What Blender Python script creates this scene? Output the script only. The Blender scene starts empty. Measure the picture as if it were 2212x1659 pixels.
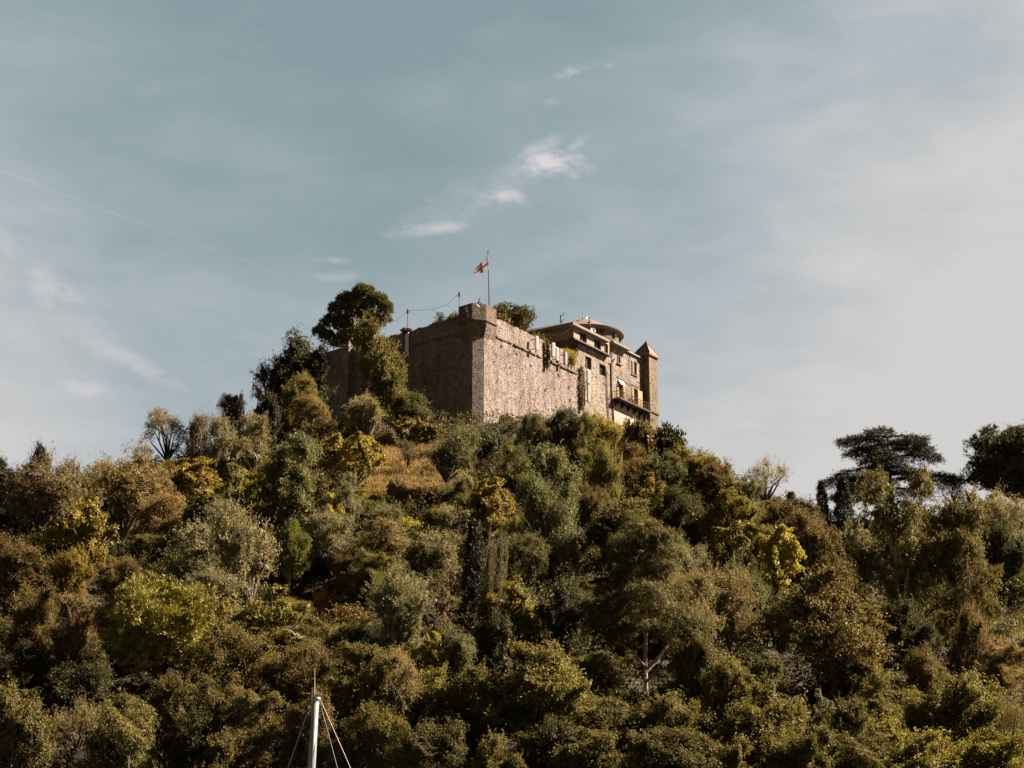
import bpy, math, random
import numpy as np
from mathutils import Vector, Matrix

random.seed(7)
scene = bpy.context.scene
COL = scene.collection
R_ = math.radians
PI = math.pi

# ------------------------------------------------------------------ camera
F = 4500.0                      # focal length for a picture 2212 wide
PITCH = R_(17)
CP, SP = math.cos(PITCH), math.sin(PITCH)
CAMZ = 2.0
cam_d = bpy.data.cameras.new('camera')
cam = bpy.data.objects.new('camera', cam_d)
COL.objects.link(cam)
cam.location = (0, 0, CAMZ)
cam.rotation_euler = (R_(90) + PITCH, 0, 0)
cam_d.sensor_width = 36
cam_d.lens = 36 * F / 2212
cam_d.clip_end = 60000
scene.camera = cam


def ray(px, py):
    a = (px - 1106) / F
    b = (829.5 - py) / F
    return (a, CP - b * SP, SP + b * CP)


def at_y(px, py, y):
    """the point of the place seen at (px, py) that lies y metres ahead"""
    r = ray(px, py)
    s = y / r[1]
    return Vector((r[0] * s, y, CAMZ + r[2] * s))


# ------------------------------------------------------------------ tagging
def tag(o, label=None, cat=None, group=None, kind=None):
    if label: o['label'] = label
    if cat: o['category'] = cat
    if group: o['group'] = group
    if kind: o['kind'] = kind
    return o


def empty(name, loc=(0, 0, 0), rz=0.0):
    o = bpy.data.objects.new(name, None)
    COL.objects.link(o)
    o.location = loc
    o.rotation_euler = (0, 0, rz)
    o.empty_display_size = 0.5
    return o


def link(name, me, parent=None):
    o = bpy.data.objects.new(name, me)
    COL.objects.link(o)
    if parent: o.parent = parent
    return o


class MB:
    def __init__(s):
        s.v, s.f, s.m = [], [], []

    def add(s, vs, fs, mi=0):
        b = len(s.v)
        s.v += [tuple(v) for v in vs]
        for f in fs:
            s.f.append(tuple(i + b for i in f))
            s.m.append(mi)

    def hexa(s, p, mi=0):
        """eight corners: four below (counter-clockwise), four above"""
        s.add(p, [(3, 2, 1, 0), (4, 5, 6, 7), (0, 1, 5, 4), (1, 2, 6, 5), (2, 3, 7, 6), (3, 0, 4, 7)], mi)

    def box(s, c, d, mi=0, rz=0):
        cx, cy, cz = c
        hx, hy, hz = d[0] / 2, d[1] / 2, d[2] / 2
        co, si = math.cos(rz), math.sin(rz)
        p = []
        for z in (-hz, hz):
            for x, y in ((-hx, -hy), (hx, -hy), (hx, hy), (-hx, hy)):
                p.append((cx + x * co - y * si, cy + x * si + y * co, cz + z))
        s.hexa(p, mi)

    def tube(s, pts, rad, n=6, mi=0, cap=True):
        pts = [Vector(p) for p in pts]
        if not hasattr(rad, '__len__'): rad = [rad] * len(pts)
        rings = []
        for i, p in enumerate(pts):
            d = (pts[min(i + 1, len(pts) - 1)] - pts[max(i - 1, 0)])
            d = d.normalized() if d.length > 1e-9 else Vector((0, 0, 1))
            u = d.cross(Vector((0.31, 0.95, 0.05)))
            if u.length < .1: u = d.cross(Vector((1, 0, 0)))
            u.normalize()
            w = d.cross(u)
            rings.append([p + (u * math.cos(2 * PI * k / n) + w * math.sin(2 * PI * k / n)) * rad[i] for k in range(n)])
        vs = [v for r in rings for v in r]
        fs = []
        for i in range(len(pts) - 1):
            for k in range(n):
                a, b = i * n + k, i * n + (k + 1) % n
                fs.append((a, b, b + n, a + n))
        if cap:
            fs.append(tuple(range(n - 1, -1, -1)))
            fs.append(tuple((len(pts) - 1) * n + k for k in range(n)))
        s.add(vs, fs, mi)

    def ball(s, c, r, n=8, m=5, mi=0, sq=(1, 1, 1)):
        c = Vector(c)
        vs, fs = [], []
        for i in range(m + 1):
            th = PI * i / m
            for k in range(n):
                ph = 2 * PI * k / n
                vs.append(c + Vector((r * sq[0] * math.sin(th) * math.cos(ph), r * sq[1] * math.sin(th) * math.sin(ph), r * sq[2] * math.cos(th))))
        for i in range(m):
            for k in range(n):
                a, b = i * n + k, i * n + (k + 1) % n
                fs.append((a, a + n, b + n, b))
        s.add(vs, fs, mi)

    def loft(s, rings, mi=0, cap=True):
        n = len(rings[0])
        vs = [p for r in rings for p in r]
        fs = []
        for i in range(len(rings) - 1):
            for k in range(n):
                a, b = i * n + k, i * n + (k + 1) % n
                fs.append((a, b, b + n, a + n))
        if cap:
            fs.append(tuple(range(n - 1, -1, -1)))
            fs.append(tuple((len(rings) - 1) * n + k for k in range(n)))
        s.add(vs, fs, mi)

    def mesh(s, name, mats, smooth=False):
        me = bpy.data.meshes.new(name)
        me.from_pydata(s.v, [], s.f)
        if not isinstance(mats, (list, tuple)): mats = [mats]
        for m in mats: me.materials.append(m)
        me.polygons.foreach_set('material_index', s.m)
        if smooth: me.polygons.foreach_set('use_smooth', [True] * len(s.f))
        me.update()
        return me

    def build(s, name, mats, parent=None, smooth=False):
        return link(name, s.mesh(name, mats, smooth), parent)


def quad_mesh(name, V, mat):
    """V: (N,4,3) array of quads"""
    n = len(V)
    me = bpy.data.meshes.new(name)
    me.vertices.add(n * 4)
    me.vertices.foreach_set('co', V.reshape(-1).astype(np.float32))
    me.loops.add(n * 4)
    me.loops.foreach_set('vertex_index', np.arange(n * 4, dtype=np.int32))
    me.polygons.add(n)
    me.polygons.foreach_set('loop_start', np.arange(0, n * 4, 4, dtype=np.int32))
    me.polygons.foreach_set('loop_total', np.full(n, 4, dtype=np.int32))
    me.materials.append(mat)
    me.update(calc_edges=True)
    return me


# ------------------------------------------------------------------ materials
def nodes_of(name):
    m = bpy.data.materials.new(name)
    m.use_nodes = True
    nt = m.node_tree
    b = nt.nodes['Principled BSDF']
    return m, nt, b


def N(nt, t, **kw):
    n = nt.nodes.new(t)
    for k, v in kw.items():
        if k in n.inputs: n.inputs[k].default_value = v
        else: setattr(n, k, v)
    return n


def plain(name, col, rough=.6, metal=0.0, var=.25, scale=3.0, bump=0.0):
    m, nt, b = nodes_of(name)
    no = N(nt, 'ShaderNodeTexNoise', Scale=scale, Detail=5.0)
    tc = N(nt, 'ShaderNodeTexCoord')
    nt.links.new(tc.outputs['Object'], no.inputs['Vector'])
    mr = N(nt, 'ShaderNodeMapRange')
    mr.inputs[3].default_value = 1 - var
    mr.inputs[4].default_value = 1 + var
    nt.links.new(no.outputs['Fac'], mr.inputs[0])
    mx = N(nt, 'ShaderNodeVectorMath', operation='SCALE')
    mx.inputs[0].default_value = col
    nt.links.new(mr.outputs[0], mx.inputs['Scale'])
    nt.links.new(mx.outputs[0], b.inputs['Base Color'])
    b.inputs['Roughness'].default_value = rough
    b.inputs['Metallic'].default_value = metal
    if bump:
        bp = N(nt, 'ShaderNodeBump', Strength=.8, Distance=bump)
        nt.links.new(no.outputs['Fac'], bp.inputs['Height'])
        nt.links.new(bp.outputs[0], b.inputs['Normal'])
    return m


def masonry(name, light, dark, stone=2.6, bump=.12, pits=.35, mortar=(.5, .43, .37), plaster=0.0):
    """rubble stone: cells of different tone, pale mortar, dark pits, large stains"""
    m, nt, b = nodes_of(name)
    L = nt.links.new
    tc = N(nt, 'ShaderNodeTexCoord')
    warp = N(nt, 'ShaderNodeTexNoise', Scale=1.2, Detail=4.0)
    L(tc.outputs['Object'], warp.inputs['Vector'])
    wm = N(nt, 'ShaderNodeVectorMath', operation='MULTIPLY_ADD')
    wm.inputs[1].default_value = (.6, .6, .6)
    L(warp.outputs['Color'], wm.inputs[0])
    L(tc.outputs['Object'], wm.inputs[2])
    sq = N(nt, 'ShaderNodeVectorMath', operation='MULTIPLY')
    sq.inputs[1].default_value = (1, 1, 1.7)
    L(wm.outputs[0], sq.inputs[0])
    vo = N(nt, 'ShaderNodeTexVoronoi', Scale=stone)
    L(sq.outputs[0], vo.inputs['Vector'])
    ve = N(nt, 'ShaderNodeTexVoronoi', Scale=stone, feature='DISTANCE_TO_EDGE')
    L(sq.outputs[0], ve.inputs['Vector'])
    big = N(nt, 'ShaderNodeTexNoise', Scale=.22, Detail=6.0, Roughness=.62)
    L(tc.outputs['Object'], big.inputs['Vector'])
    fine = N(nt, 'ShaderNodeTexNoise', Scale=3.4, Detail=6.0, Roughness=.7)
    L(tc.outputs['Object'], fine.inputs['Vector'])
    sep = N(nt, 'ShaderNodeSeparateColor')
    L(vo.outputs['Color'], sep.inputs[0])
    tone = N(nt, 'ShaderNodeMath', operation='MULTIPLY_ADD')   # stone tone + stain
    mid = N(nt, 'ShaderNodeTexNoise', Scale=.9, Detail=5.0, Roughness=.65)
    L(tc.outputs['Object'], mid.inputs['Vector'])
    cell = N(nt, 'ShaderNodeMath', operation='MULTIPLY_ADD')
    L(sep.outputs[0], cell.inputs[0])
    cell.inputs[1].default_value = .4
    L(mid.outputs['Fac'], cell.inputs[2])
    L(big.outputs['Fac'], tone.inputs[0])
    tone.inputs[1].default_value = 1.5
    L(cell.outputs[0], tone.inputs[2])
    t2 = N(nt, 'ShaderNodeMapRange')
    t2.inputs[1].default_value = .9
    t2.inputs[2].default_value = 1.75
    L(tone.outputs[0], t2.inputs[0])
    mix = N(nt, 'ShaderNodeMix', data_type='RGBA')
    mix.inputs[6].default_value = (*dark, 1)
    mix.inputs[7].default_value = (*light, 1)
    L(t2.outputs[0], mix.inputs[0])
    mo = N(nt, 'ShaderNodeMapRange')
    mo.inputs[1].default_value = .02
    mo.inputs[2].default_value = .10
    mo.inputs[3].default_value = .25
    mo.inputs[4].default_value = 0.0 + plaster
    L(ve.outputs['Distance'], mo.inputs[0])
    mix2 = N(nt, 'ShaderNodeMix', data_type='RGBA')
    L(mo.outputs[0], mix2.inputs[0])
    L(mix.outputs[2], mix2.inputs[6])
    mix2.inputs[7].default_value = (*mortar, 1)
    # pits of missing stones, their shade put into the colour
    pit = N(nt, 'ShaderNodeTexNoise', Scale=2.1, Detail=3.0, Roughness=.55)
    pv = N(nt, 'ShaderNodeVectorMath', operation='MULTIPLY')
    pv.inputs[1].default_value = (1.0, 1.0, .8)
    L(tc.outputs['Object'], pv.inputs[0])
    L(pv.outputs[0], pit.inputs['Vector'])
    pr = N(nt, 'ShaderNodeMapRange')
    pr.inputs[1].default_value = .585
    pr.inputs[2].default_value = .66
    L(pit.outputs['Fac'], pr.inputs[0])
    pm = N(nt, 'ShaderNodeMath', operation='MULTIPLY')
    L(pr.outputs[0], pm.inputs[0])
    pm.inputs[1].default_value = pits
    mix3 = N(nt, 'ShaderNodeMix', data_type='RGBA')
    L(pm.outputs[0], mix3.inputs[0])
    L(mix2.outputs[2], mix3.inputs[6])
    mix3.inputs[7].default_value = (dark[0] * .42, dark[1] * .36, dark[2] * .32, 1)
    crv = N(nt, 'ShaderNodeTexNoise', Scale=3.6, Detail=2.0, Roughness=.5)  # dark flecks that paint the shade in crevices between stones
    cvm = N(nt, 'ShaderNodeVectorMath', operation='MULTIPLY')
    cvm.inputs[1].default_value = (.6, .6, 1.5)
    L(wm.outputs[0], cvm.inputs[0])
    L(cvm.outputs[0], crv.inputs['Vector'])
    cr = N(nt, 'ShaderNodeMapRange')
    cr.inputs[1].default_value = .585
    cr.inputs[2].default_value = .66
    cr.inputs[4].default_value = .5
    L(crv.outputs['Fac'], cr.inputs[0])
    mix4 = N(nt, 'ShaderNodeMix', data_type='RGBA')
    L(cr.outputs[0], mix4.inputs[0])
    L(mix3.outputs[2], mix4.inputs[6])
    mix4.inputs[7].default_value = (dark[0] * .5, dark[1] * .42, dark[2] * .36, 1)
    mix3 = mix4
    fm = N(nt, 'ShaderNodeMapRange')
    fm.inputs[1].default_value = .3
    fm.inputs[2].default_value = .7
    fm.inputs[3].default_value = .62
    fm.inputs[4].default_value = 1.22
    L(fine.outputs['Fac'], fm.inputs[0])
    sc = N(nt, 'ShaderNodeVectorMath', operation='SCALE')
    L(mix3.outputs[2], sc.inputs[0])
    L(fm.outputs[0], sc.inputs['Scale'])
    stv = N(nt, 'ShaderNodeVectorMath', operation='MULTIPLY')      # rain streaks
    stv.inputs[1].default_value = (.9, .9, .10)
    L(tc.outputs['Object'], stv.inputs[0])
    stn = N(nt, 'ShaderNodeTexNoise', Scale=1.0, Detail=5.0, Roughness=.6)
    L(stv.outputs[0], stn.inputs['Vector'])
    sr = N(nt, 'ShaderNodeMapRange')
    sr.inputs[1].default_value = .35
    sr.inputs[2].default_value = .6
    sr.inputs[3].default_value = .76
    sr.inputs[4].default_value = 1.1
    L(stn.outputs['Fac'], sr.inputs[0])
    sc2 = N(nt, 'ShaderNodeVectorMath', operation='SCALE')
    L(sc.outputs[0], sc2.inputs[0])
    L(sr.outputs[0], sc2.inputs['Scale'])
    L(sc2.outputs[0], b.inputs['Base Color'])
    b.inputs['Roughness'].default_value = .95
    h1 = N(nt, 'ShaderNodeMapRange')
    h1.inputs[2].default_value = .22
    h1.inputs[4].default_value = .4
    L(ve.outputs['Distance'], h1.inputs[0])
    h2 = N(nt, 'ShaderNodeMath', operation='MULTIPLY_ADD')
    L(fine.outputs['Fac'], h2.inputs[0])
    h2.inputs[1].default_value = 2.3
    L(h1.outputs[0], h2.inputs[2])
    h3 = N(nt, 'ShaderNodeMath', operation='MULTIPLY_ADD')
    L(pr.outputs[0], h3.inputs[0])
    h3.inputs[1].default_value = -1.7
    L(h2.outputs[0], h3.inputs[2])
    bp = N(nt, 'ShaderNodeBump', Strength=1.0, Distance=bump)
    L(h3.outputs[0], bp.inputs['Height'])
    L(bp.outputs[0], b.inputs['Normal'])
    return m


def leaf_material(name, transl=.28, var=.3, clump=1.1):
    """leaf colour = colour of the plant (object colour) with leaf to leaf and clump to clump variation"""
    m, nt, b = nodes_of(name)
    L = nt.links.new
    oi = N(nt, 'ShaderNodeObjectInfo')
    ge = N(nt, 'ShaderNodeNewGeometry')
    no = N(nt, 'ShaderNodeTexNoise', Scale=clump, Detail=2.0)
    tc = N(nt, 'ShaderNodeTexCoord')
    off = N(nt, 'ShaderNodeVectorMath', operation='ADD')
    L(tc.outputs['Object'], off.inputs[0])
    L(oi.outputs['Location'], off.inputs[1])
    L(off.outputs[0], no.inputs['Vector'])
    a = N(nt, 'ShaderNodeMapRange')
    a.inputs[3].default_value = 1 - var
    a.inputs[4].default_value = 1 + var
    L(ge.outputs['Random Per Island'], a.inputs[0])
    c = N(nt, 'ShaderNodeMapRange')
    c.inputs[1].default_value = .3
    c.inputs[2].default_value = .7
    c.inputs[3].default_value = .68
    c.inputs[4].default_value = 1.3
    L(no.outputs['Fac'], c.inputs[0])
    mu = N(nt, 'ShaderNodeMath', operation='MULTIPLY')
    L(a.outputs[0], mu.inputs[0])
    L(c.outputs[0], mu.inputs[1])
    hs = N(nt, 'ShaderNodeHueSaturation')
    hr = N(nt, 'ShaderNodeMapRange')
    hr.inputs[1].default_value = .25
    hr.inputs[2].default_value = .75
    hr.inputs[3].default_value = .482
    hr.inputs[4].default_value = .515
    L(no.outputs['Fac'], hr.inputs[0])
    L(hr.outputs[0], hs.inputs['Hue'])
    L(mu.outputs[0], hs.inputs['Value'])
    L(oi.outputs['Color'], hs.inputs['Color'])
    L(hs.outputs[0], b.inputs['Base Color'])
    b.inputs['Roughness'].default_value = .6
    b.inputs['Specular IOR Level'].default_value = .28
    tr = N(nt, 'ShaderNodeBsdfTranslucent')
    sc = N(nt, 'ShaderNodeVectorMath', operation='MULTIPLY')
    sc.inputs[1].default_value = (1.25, 1.15, .5)
    L(hs.outputs[0], sc.inputs[0])
    L(sc.outputs[0], tr.inputs['Color'])
    ms = N(nt, 'ShaderNodeMixShader')
    ms.inputs[0].default_value = transl
    L(b.outputs[0], ms.inputs[1])
    L(tr.outputs[0], ms.inputs[2])
    L(ms.outputs[0], nt.nodes['Material Output'].inputs['Surface'])
    return m


def bark_material():
    m, nt, b = nodes_of('bark')
    L = nt.links.new
    oi = N(nt, 'ShaderNodeObjectInfo')
    tc = N(nt, 'ShaderNodeTexCoord')
    no = N(nt, 'ShaderNodeTexNoise', Scale=5.0, Detail=4.0)
    L(tc.outputs['Object'], no.inputs['Vector'])
    c = N(nt, 'ShaderNodeMapRange')
    c.inputs[1].default_value = .3
    c.inputs[2].default_value = .7
    c.inputs[3].default_value = .55
    c.inputs[4].default_value = 1.35
    L(no.outputs['Fac'], c.inputs[0])
    s = N(nt, 'ShaderNodeVectorMath', operation='SCALE')
    L(oi.outputs['Color'], s.inputs[0])
    L(c.outputs[0], s.inputs['Scale'])
    L(s.outputs[0], b.inputs['Base Color'])
    b.inputs['Roughness'].default_value = .9
    bp = N(nt, 'ShaderNodeBump', Strength=.7, Distance=.05)
    L(no.outputs['Fac'], bp.inputs['Height'])
    L(bp.outputs[0], b.inputs['Normal'])
    return m


M_LEAF = leaf_material('leaves', transl=.34)
M_NEEDLE = leaf_material('needles', transl=.15, var=.2, clump=1.6)
M_BARK = bark_material()
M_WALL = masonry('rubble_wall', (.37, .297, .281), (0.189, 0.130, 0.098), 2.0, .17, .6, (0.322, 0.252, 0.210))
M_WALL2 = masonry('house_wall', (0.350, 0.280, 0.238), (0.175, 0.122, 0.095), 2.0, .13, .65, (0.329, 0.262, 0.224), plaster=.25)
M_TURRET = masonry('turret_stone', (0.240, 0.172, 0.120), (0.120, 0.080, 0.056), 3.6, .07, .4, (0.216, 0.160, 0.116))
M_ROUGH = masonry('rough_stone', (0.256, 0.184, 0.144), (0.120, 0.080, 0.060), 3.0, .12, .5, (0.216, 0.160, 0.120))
M_PLASTER = plain('plaster', (0.248, 0.189, 0.154), .9, 0, .14, 1.2, .01)
M_PLASTER_W = plain('pale_plaster', (0.298, 0.248, 0.214), .9, 0, .14, .9, .02)
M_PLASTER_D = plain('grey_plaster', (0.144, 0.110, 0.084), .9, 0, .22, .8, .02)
M_CONC = plain('fascia', (.185, .145, .115), .85, 0, .16, 1.5, .01)
M_SLAB = plain('stone_slates', (.17, .13, .105), .9, 0, .35, 2.4, .06)
M_TERRA = plain('terracotta', (0.168, 0.108, 0.088), .8, 0, .3, 3.0, .04)
M_RIDGE = plain('red_ridge', (0.128, 0.032, 0.028), .7, 0, .2)
M_DARKMETAL = plain('dark_metal', (.025, .022, .02), .5, .5, .2)
M_RUST = plain('rusty_iron', (.05, .024, .014), .8, .2, .35, 5)
M_WHITE = plain('white_panel', (.235, .232, .228), .45, 0, .04)
M_WHITE_LIFTED = plain('shade_lifted_white', (.75, .75, .74), .45, 0, .04)  # lighter copy of the panel white, painted to make up for shade
M_MAST = plain('painted_mast', (.36, .37, .385), .28, .25, .05)
M_STAY = plain('stay_wire', (.34, .29, .24), .5, .3, .1)
M_GLASS = plain('dark_glass', (.035, .025, .02), .15, 0, .2)
M_WOOD = plain('brown_wood', (.13, .065, .035), .7, 0, .3, 4)
M_OCHRE = plain('ochre_shutter', (0.330, 0.180, 0.054), .6, 0, .15, 4)
M_GREYSH = plain('pale_shutter', (0.240, 0.198, 0.168), .7, 0, .15, 4)
M_PIPE = plain('downpipe', (.05, .032, .022), .6, .2, .3)
M_DIRT = plain('terrace_ground', (.14, .10, .07), .95, 0, .3)
M_FLAGW = plain('flag_white', (.30, .31, .345), .9, 0, .05)
M_FLAGR = plain('flag_red', (.13, .008, .01), .9, 0, .08)
M_SKIN = plain('skin', (.28, .16, .10), .6, 0, .1)
M_CLOTH_D = plain('dark_cloth', (.035, .028, .028), .9, 0, .2)
M_CLOTH_W = plain('white_cloth', (.75, .74, .73), .9, 0, .05)
M_HAIR = plain('dark_hair', (.02, .014, .01), .7, 0, .2)
for fm_, fc in ((M_FLAGW, (.30, .31, .345, 1)), (M_FLAGR, (.11, .006, .008, 1))):     # thin cloth lets the light through
    nt_ = fm_.node_tree
    tl = N(nt_, 'ShaderNodeBsdfTranslucent')
    tl.inputs['Color'].default_value = fc
    ms_ = N(nt_, 'ShaderNodeMixShader')
    ms_.inputs[0].default_value = .5
    nt_.links.new(nt_.nodes['Principled BSDF'].outputs[0], ms_.inputs[1])
    nt_.links.new(tl.outputs[0], ms_.inputs[2])
    nt_.links.new(ms_.outputs[0], nt_.nodes['Material Output'].inputs['Surface'])
M_GULL = plain('gull_grey', (.10, .10, .11), .7, 0, .15)
M_BULB = plain('bulb', (.75, .72, .66), .2, 0, .05)

# ------------------------------------------------------------------ light and sky
SUN_EL, SUN_AZ = R_(39), R_(79)          # azimuth from +Y towards +X
sd = Vector((math.cos(SUN_EL) * math.sin(SUN_AZ), math.cos(SUN_EL) * math.cos(SUN_AZ), math.sin(SUN_EL)))
sun_d = bpy.data.lights.new('sun', 'SUN')
sun_d.energy = 5.0
sun_d.angle = R_(0.5)
sun_d.color = (1.0, .855, .66)
sun = bpy.data.objects.new('sun', sun_d)
COL.objects.link(sun)
sun.rotation_euler = sd.to_track_quat('Z', 'Y').to_euler()
sun.location = (200, 0, 200)

EXPOSURE = 1.9
scene.view_settings.view_transform = 'Standard'
scene.view_settings.look = 'None'
scene.view_settings.exposure = EXPOSURE
scene.view_settings.gamma = 1.0
scene.view_settings.use_curve_mapping = False

w = bpy.data.worlds.new('World')
scene.world = w
w.use_nodes = True
wt = w.node_tree
wt.nodes.clear()
WL = wt.links.new


def WM(op, a, b=None, c=None, clamp=False):
    n = wt.nodes.new('ShaderNodeMath')
    n.operation = op
    n.use_clamp = clamp
    for i, x in enumerate((a, b, c)):
        if x is None: continue
        if isinstance(x, (int, float)): n.inputs[i].default_value = x
        else: WL(x, n.inputs[i])
    return n.outputs[0]


def WR(x, a, b, c, d, smooth=True):
    n = wt.nodes.new('ShaderNodeMapRange')
    if smooth: n.interpolation_type = 'SMOOTHSTEP'
    WL(x, n.inputs[0])
    for i, k in enumerate((a, b, c, d)): n.inputs[i + 1].default_value = k
    return n.outputs[0]


wtc = wt.nodes.new('ShaderNodeTexCoord')
sx = wt.nodes.new('ShaderNodeSeparateXYZ')
WL(wtc.outputs['Generated'], sx.inputs[0])
AZ = WM('MULTIPLY', WM('ARCTAN2', sx.outputs[0], sx.outputs[1]), 180 / PI)
EL = WM('MULTIPLY', WM('ARCSINE', sx.outputs[2]), 180 / PI)
cxy = wt.nodes.new('ShaderNodeCombineXYZ')
WL(AZ, cxy.inputs[0])
WL(EL, cxy.inputs[1])


def wnoise(scale, detail, rough, sxy=(1, 1), rot=0.0, dist=0.0):
    mp = wt.nodes.new('ShaderNodeMapping')
    mp.inputs['Scale'].default_value = (sxy[0], sxy[1], 1)
    mp.inputs['Rotation'].default_value = (0, 0, rot)
    WL(cxy.outputs[0], mp.inputs['Vector'])
    n = wt.nodes.new('ShaderNodeTexNoise')
    n.inputs['Scale'].default_value = scale
    n.inputs['Detail'].default_value = detail
    n.inputs['Roughness'].default_value = rough
    n.inputs['Distortion'].default_value = dist
    WL(mp.outputs[0], n.inputs['Vector'])
    return n.outputs['Fac']


def azel(px, py):
    r = ray(px, py)
    return math.degrees(math.atan2(r[0], r[1])), math.degrees(math.atan2(r[2], math.hypot(r[0], r[1])))


big = wnoise(.10, 4, .5, (1, 1.6), R_(20))
wisp = wnoise(.26, 8, .6, (.55, 1.7), R_(-30), .5)
wisp2 = wnoise(.75, 8, .62, (.5, 1.8), R_(-26), .4)
azr = WM('MINIMUM', WM('MAXIMUM', WM('ADD', AZ, 3.0), 0), 20)
azl = WM('MINIMUM', WM('MAXIMUM', WM('SUBTRACT', -5.0, AZ), 0), 12)
pale = WM('ADD', WM('MULTIPLY', azr, .049), WM('MULTIPLY', WM('SUBTRACT', 18.0, EL), .05))
pale = WM('ADD', pale, WM('MULTIPLY', azl, .042))
pale = WM('ADD', pale, .31)
pale = WM('ADD', pale, WM('MULTIPLY', WM('SUBTRACT', big, .5), .9))
pale = WM('ADD', pale, WM('MULTIPLY', WM('SUBTRACT', wisp, .5), .62))
pale = WM('ADD', pale, WM('MULTIPLY', WM('SUBTRACT', wisp2, .5), .22), clamp=True)
EXF = 2 ** EXPOSURE


def lin(r, g, b):
    f = lambda c: ((c / 255 + .055) / 1.055) ** 2.4 if c > 10 else c / 255 / 12.92
    return (f(r) / EXF, f(g) / EXF, f(b) / EXF, 1)


ramp = wt.nodes.new('ShaderNodeValToRGB')
WL(pale, ramp.inputs[0])
e = ramp.color_ramp.elements
e[0].position, e[0].color = 0.0, lin(136, 157, 163)
e[1].position, e[1].color = 1.0, lin(210, 208, 206)
x = e.new(.35); x.color = lin(156, 172, 179)
x = e.new(.65); x.color = lin(182, 189, 194)

cn = wnoise(1.0, 10, .68, (.7, 1.35), R_(-18), .35)
cn2 = wnoise(2.8, 8, .66, (.7, 1.35), R_(-18), .3)
cnz = WM('ADD', WM('MULTIPLY', cn, .65), WM('MULTIPLY', cn2, .35))


def blob(px, py, rx, ry, rot, k):
    a0, e0 = azel(px, py)
    s = 57.3 / F
    co, si = math.cos(rot), math.sin(rot)
    da, de = WM('SUBTRACT', AZ, a0), WM('SUBTRACT', EL, e0)
    u = WM('DIVIDE', WM('ADD', WM('MULTIPLY', da, co), WM('MULTIPLY', de, si)), rx * s)
    v = WM('DIVIDE', WM('SUBTRACT', WM('MULTIPLY', de, co), WM('MULTIPLY', da, si)), ry * s)
    g = WM('SUBTRACT', 1.0, WM('SQRT', WM('ADD', WM('MULTIPLY', u, u), WM('MULTIPLY', v, v))))
    d = WM('ADD', g, WM('MULTIPLY', WM('SUBTRACT', cnz, .5), 3.6))
    d = WM('MULTIPLY', WR(d, .0, 1.25, 0, 1), WR(g, -.35, .55, 0, 1))
    return WM('MULTIPLY', d, k)


cloud = None
for args in ((1195, 355, 120, 46, R_(6), 1.1), (1165, 322, 100, 26, R_(20), .5), (1240, 318, 60, 24, R_(40), .5), (1075, 424, 110, 26, R_(4), .8), (1090, 405, 60, 14, R_(10), .4), (925, 494, 130, 24, R_(7), .6),
             (1060, 420, 300, 75, R_(20), .22), (722, 562, 60, 11, R_(0), .5), (735, 598, 90, 18, R_(0), .3), (1236, 155, 60, 17, R_(12), .5), (1312, 141, 40, 12, 0, .4), (1195, 220, 36, 14, 0, .3),
             (112, 625, 105, 58, R_(-32), .55), (5, 520, 70, 36, R_(-30), .4), (250, 765, 230, 36, R_(-24), .42), (180, 700, 260, 50, R_(-32), .2), (190, 838, 120, 28, 0, .5)):
    if args[5] <= 0: continue
    bl = blob(*args)
    cloud = bl if cloud is None else WM('MAXIMUM', cloud, bl)
# a thin vapour trail
a0, e0 = azel(-60, 343)
a1, e1 = azel(568, 574)
ln = math.hypot(a1 - a0, e1 - e0)
ux, uy = (a1 - a0) / ln, (e1 - e0) / ln
da, de = WM('SUBTRACT', AZ, a0), WM('SUBTRACT', EL, e0)
al = WM('ADD', WM('MULTIPLY', da, ux), WM('MULTIPLY', de, uy))
ac = WM('ABSOLUTE', WM('SUBTRACT', WM('MULTIPLY', de, ux), WM('MULTIPLY', da, uy)))
wd = WR(al, 0, ln, .085, .022, False)
tr = WM('MULTIPLY', WM('SUBTRACT', 1.0, WM('DIVIDE', ac, wd), clamp=True), WR(al, ln - .25, ln, 1, 0))
tr = WM('MULTIPLY', tr, WR(al, -8, 2, 0, .11))
cloud = WM('MAXIMUM', cloud, tr, clamp=True)
mixc = wt.nodes.new('ShaderNodeMix')
mixc.data_type = 'RGBA'
WL(cloud, mixc.inputs[0])
WL(ramp.outputs[0], mixc.inputs[6])
mixc.inputs[7].default_value = lin(220, 214, 215)

sky = wt.nodes.new('ShaderNodeTexSky')
sky.sky_type = 'NISHITA'
sky.sun_disc = False
sky.sun_elevation = SUN_EL
sky.sun_rotation = SUN_AZ
sky.air_density = .35
sky.dust_density = .1
sky.ozone_density = 1.0
bg1 = wt.nodes.new('ShaderNodeBackground')
bg1.inputs['Strength'].default_value = .05
warm = wt.nodes.new('ShaderNodeMix')          # brown tint put in to dim the sky light and take out its blue
warm.data_type = 'RGBA'
warm.blend_type = 'MULTIPLY'
warm.inputs[0].default_value = 1.0
warm.inputs[7].default_value = (.55, .275, .12, 1)
WL(sky.outputs[0], warm.inputs[6])
WL(warm.outputs[2], bg1.inputs['Color'])
bg2 = wt.nodes.new('ShaderNodeBackground')
bg2.inputs['Strength'].default_value = 1.0
WL(mixc.outputs[2], bg2.inputs['Color'])
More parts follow.
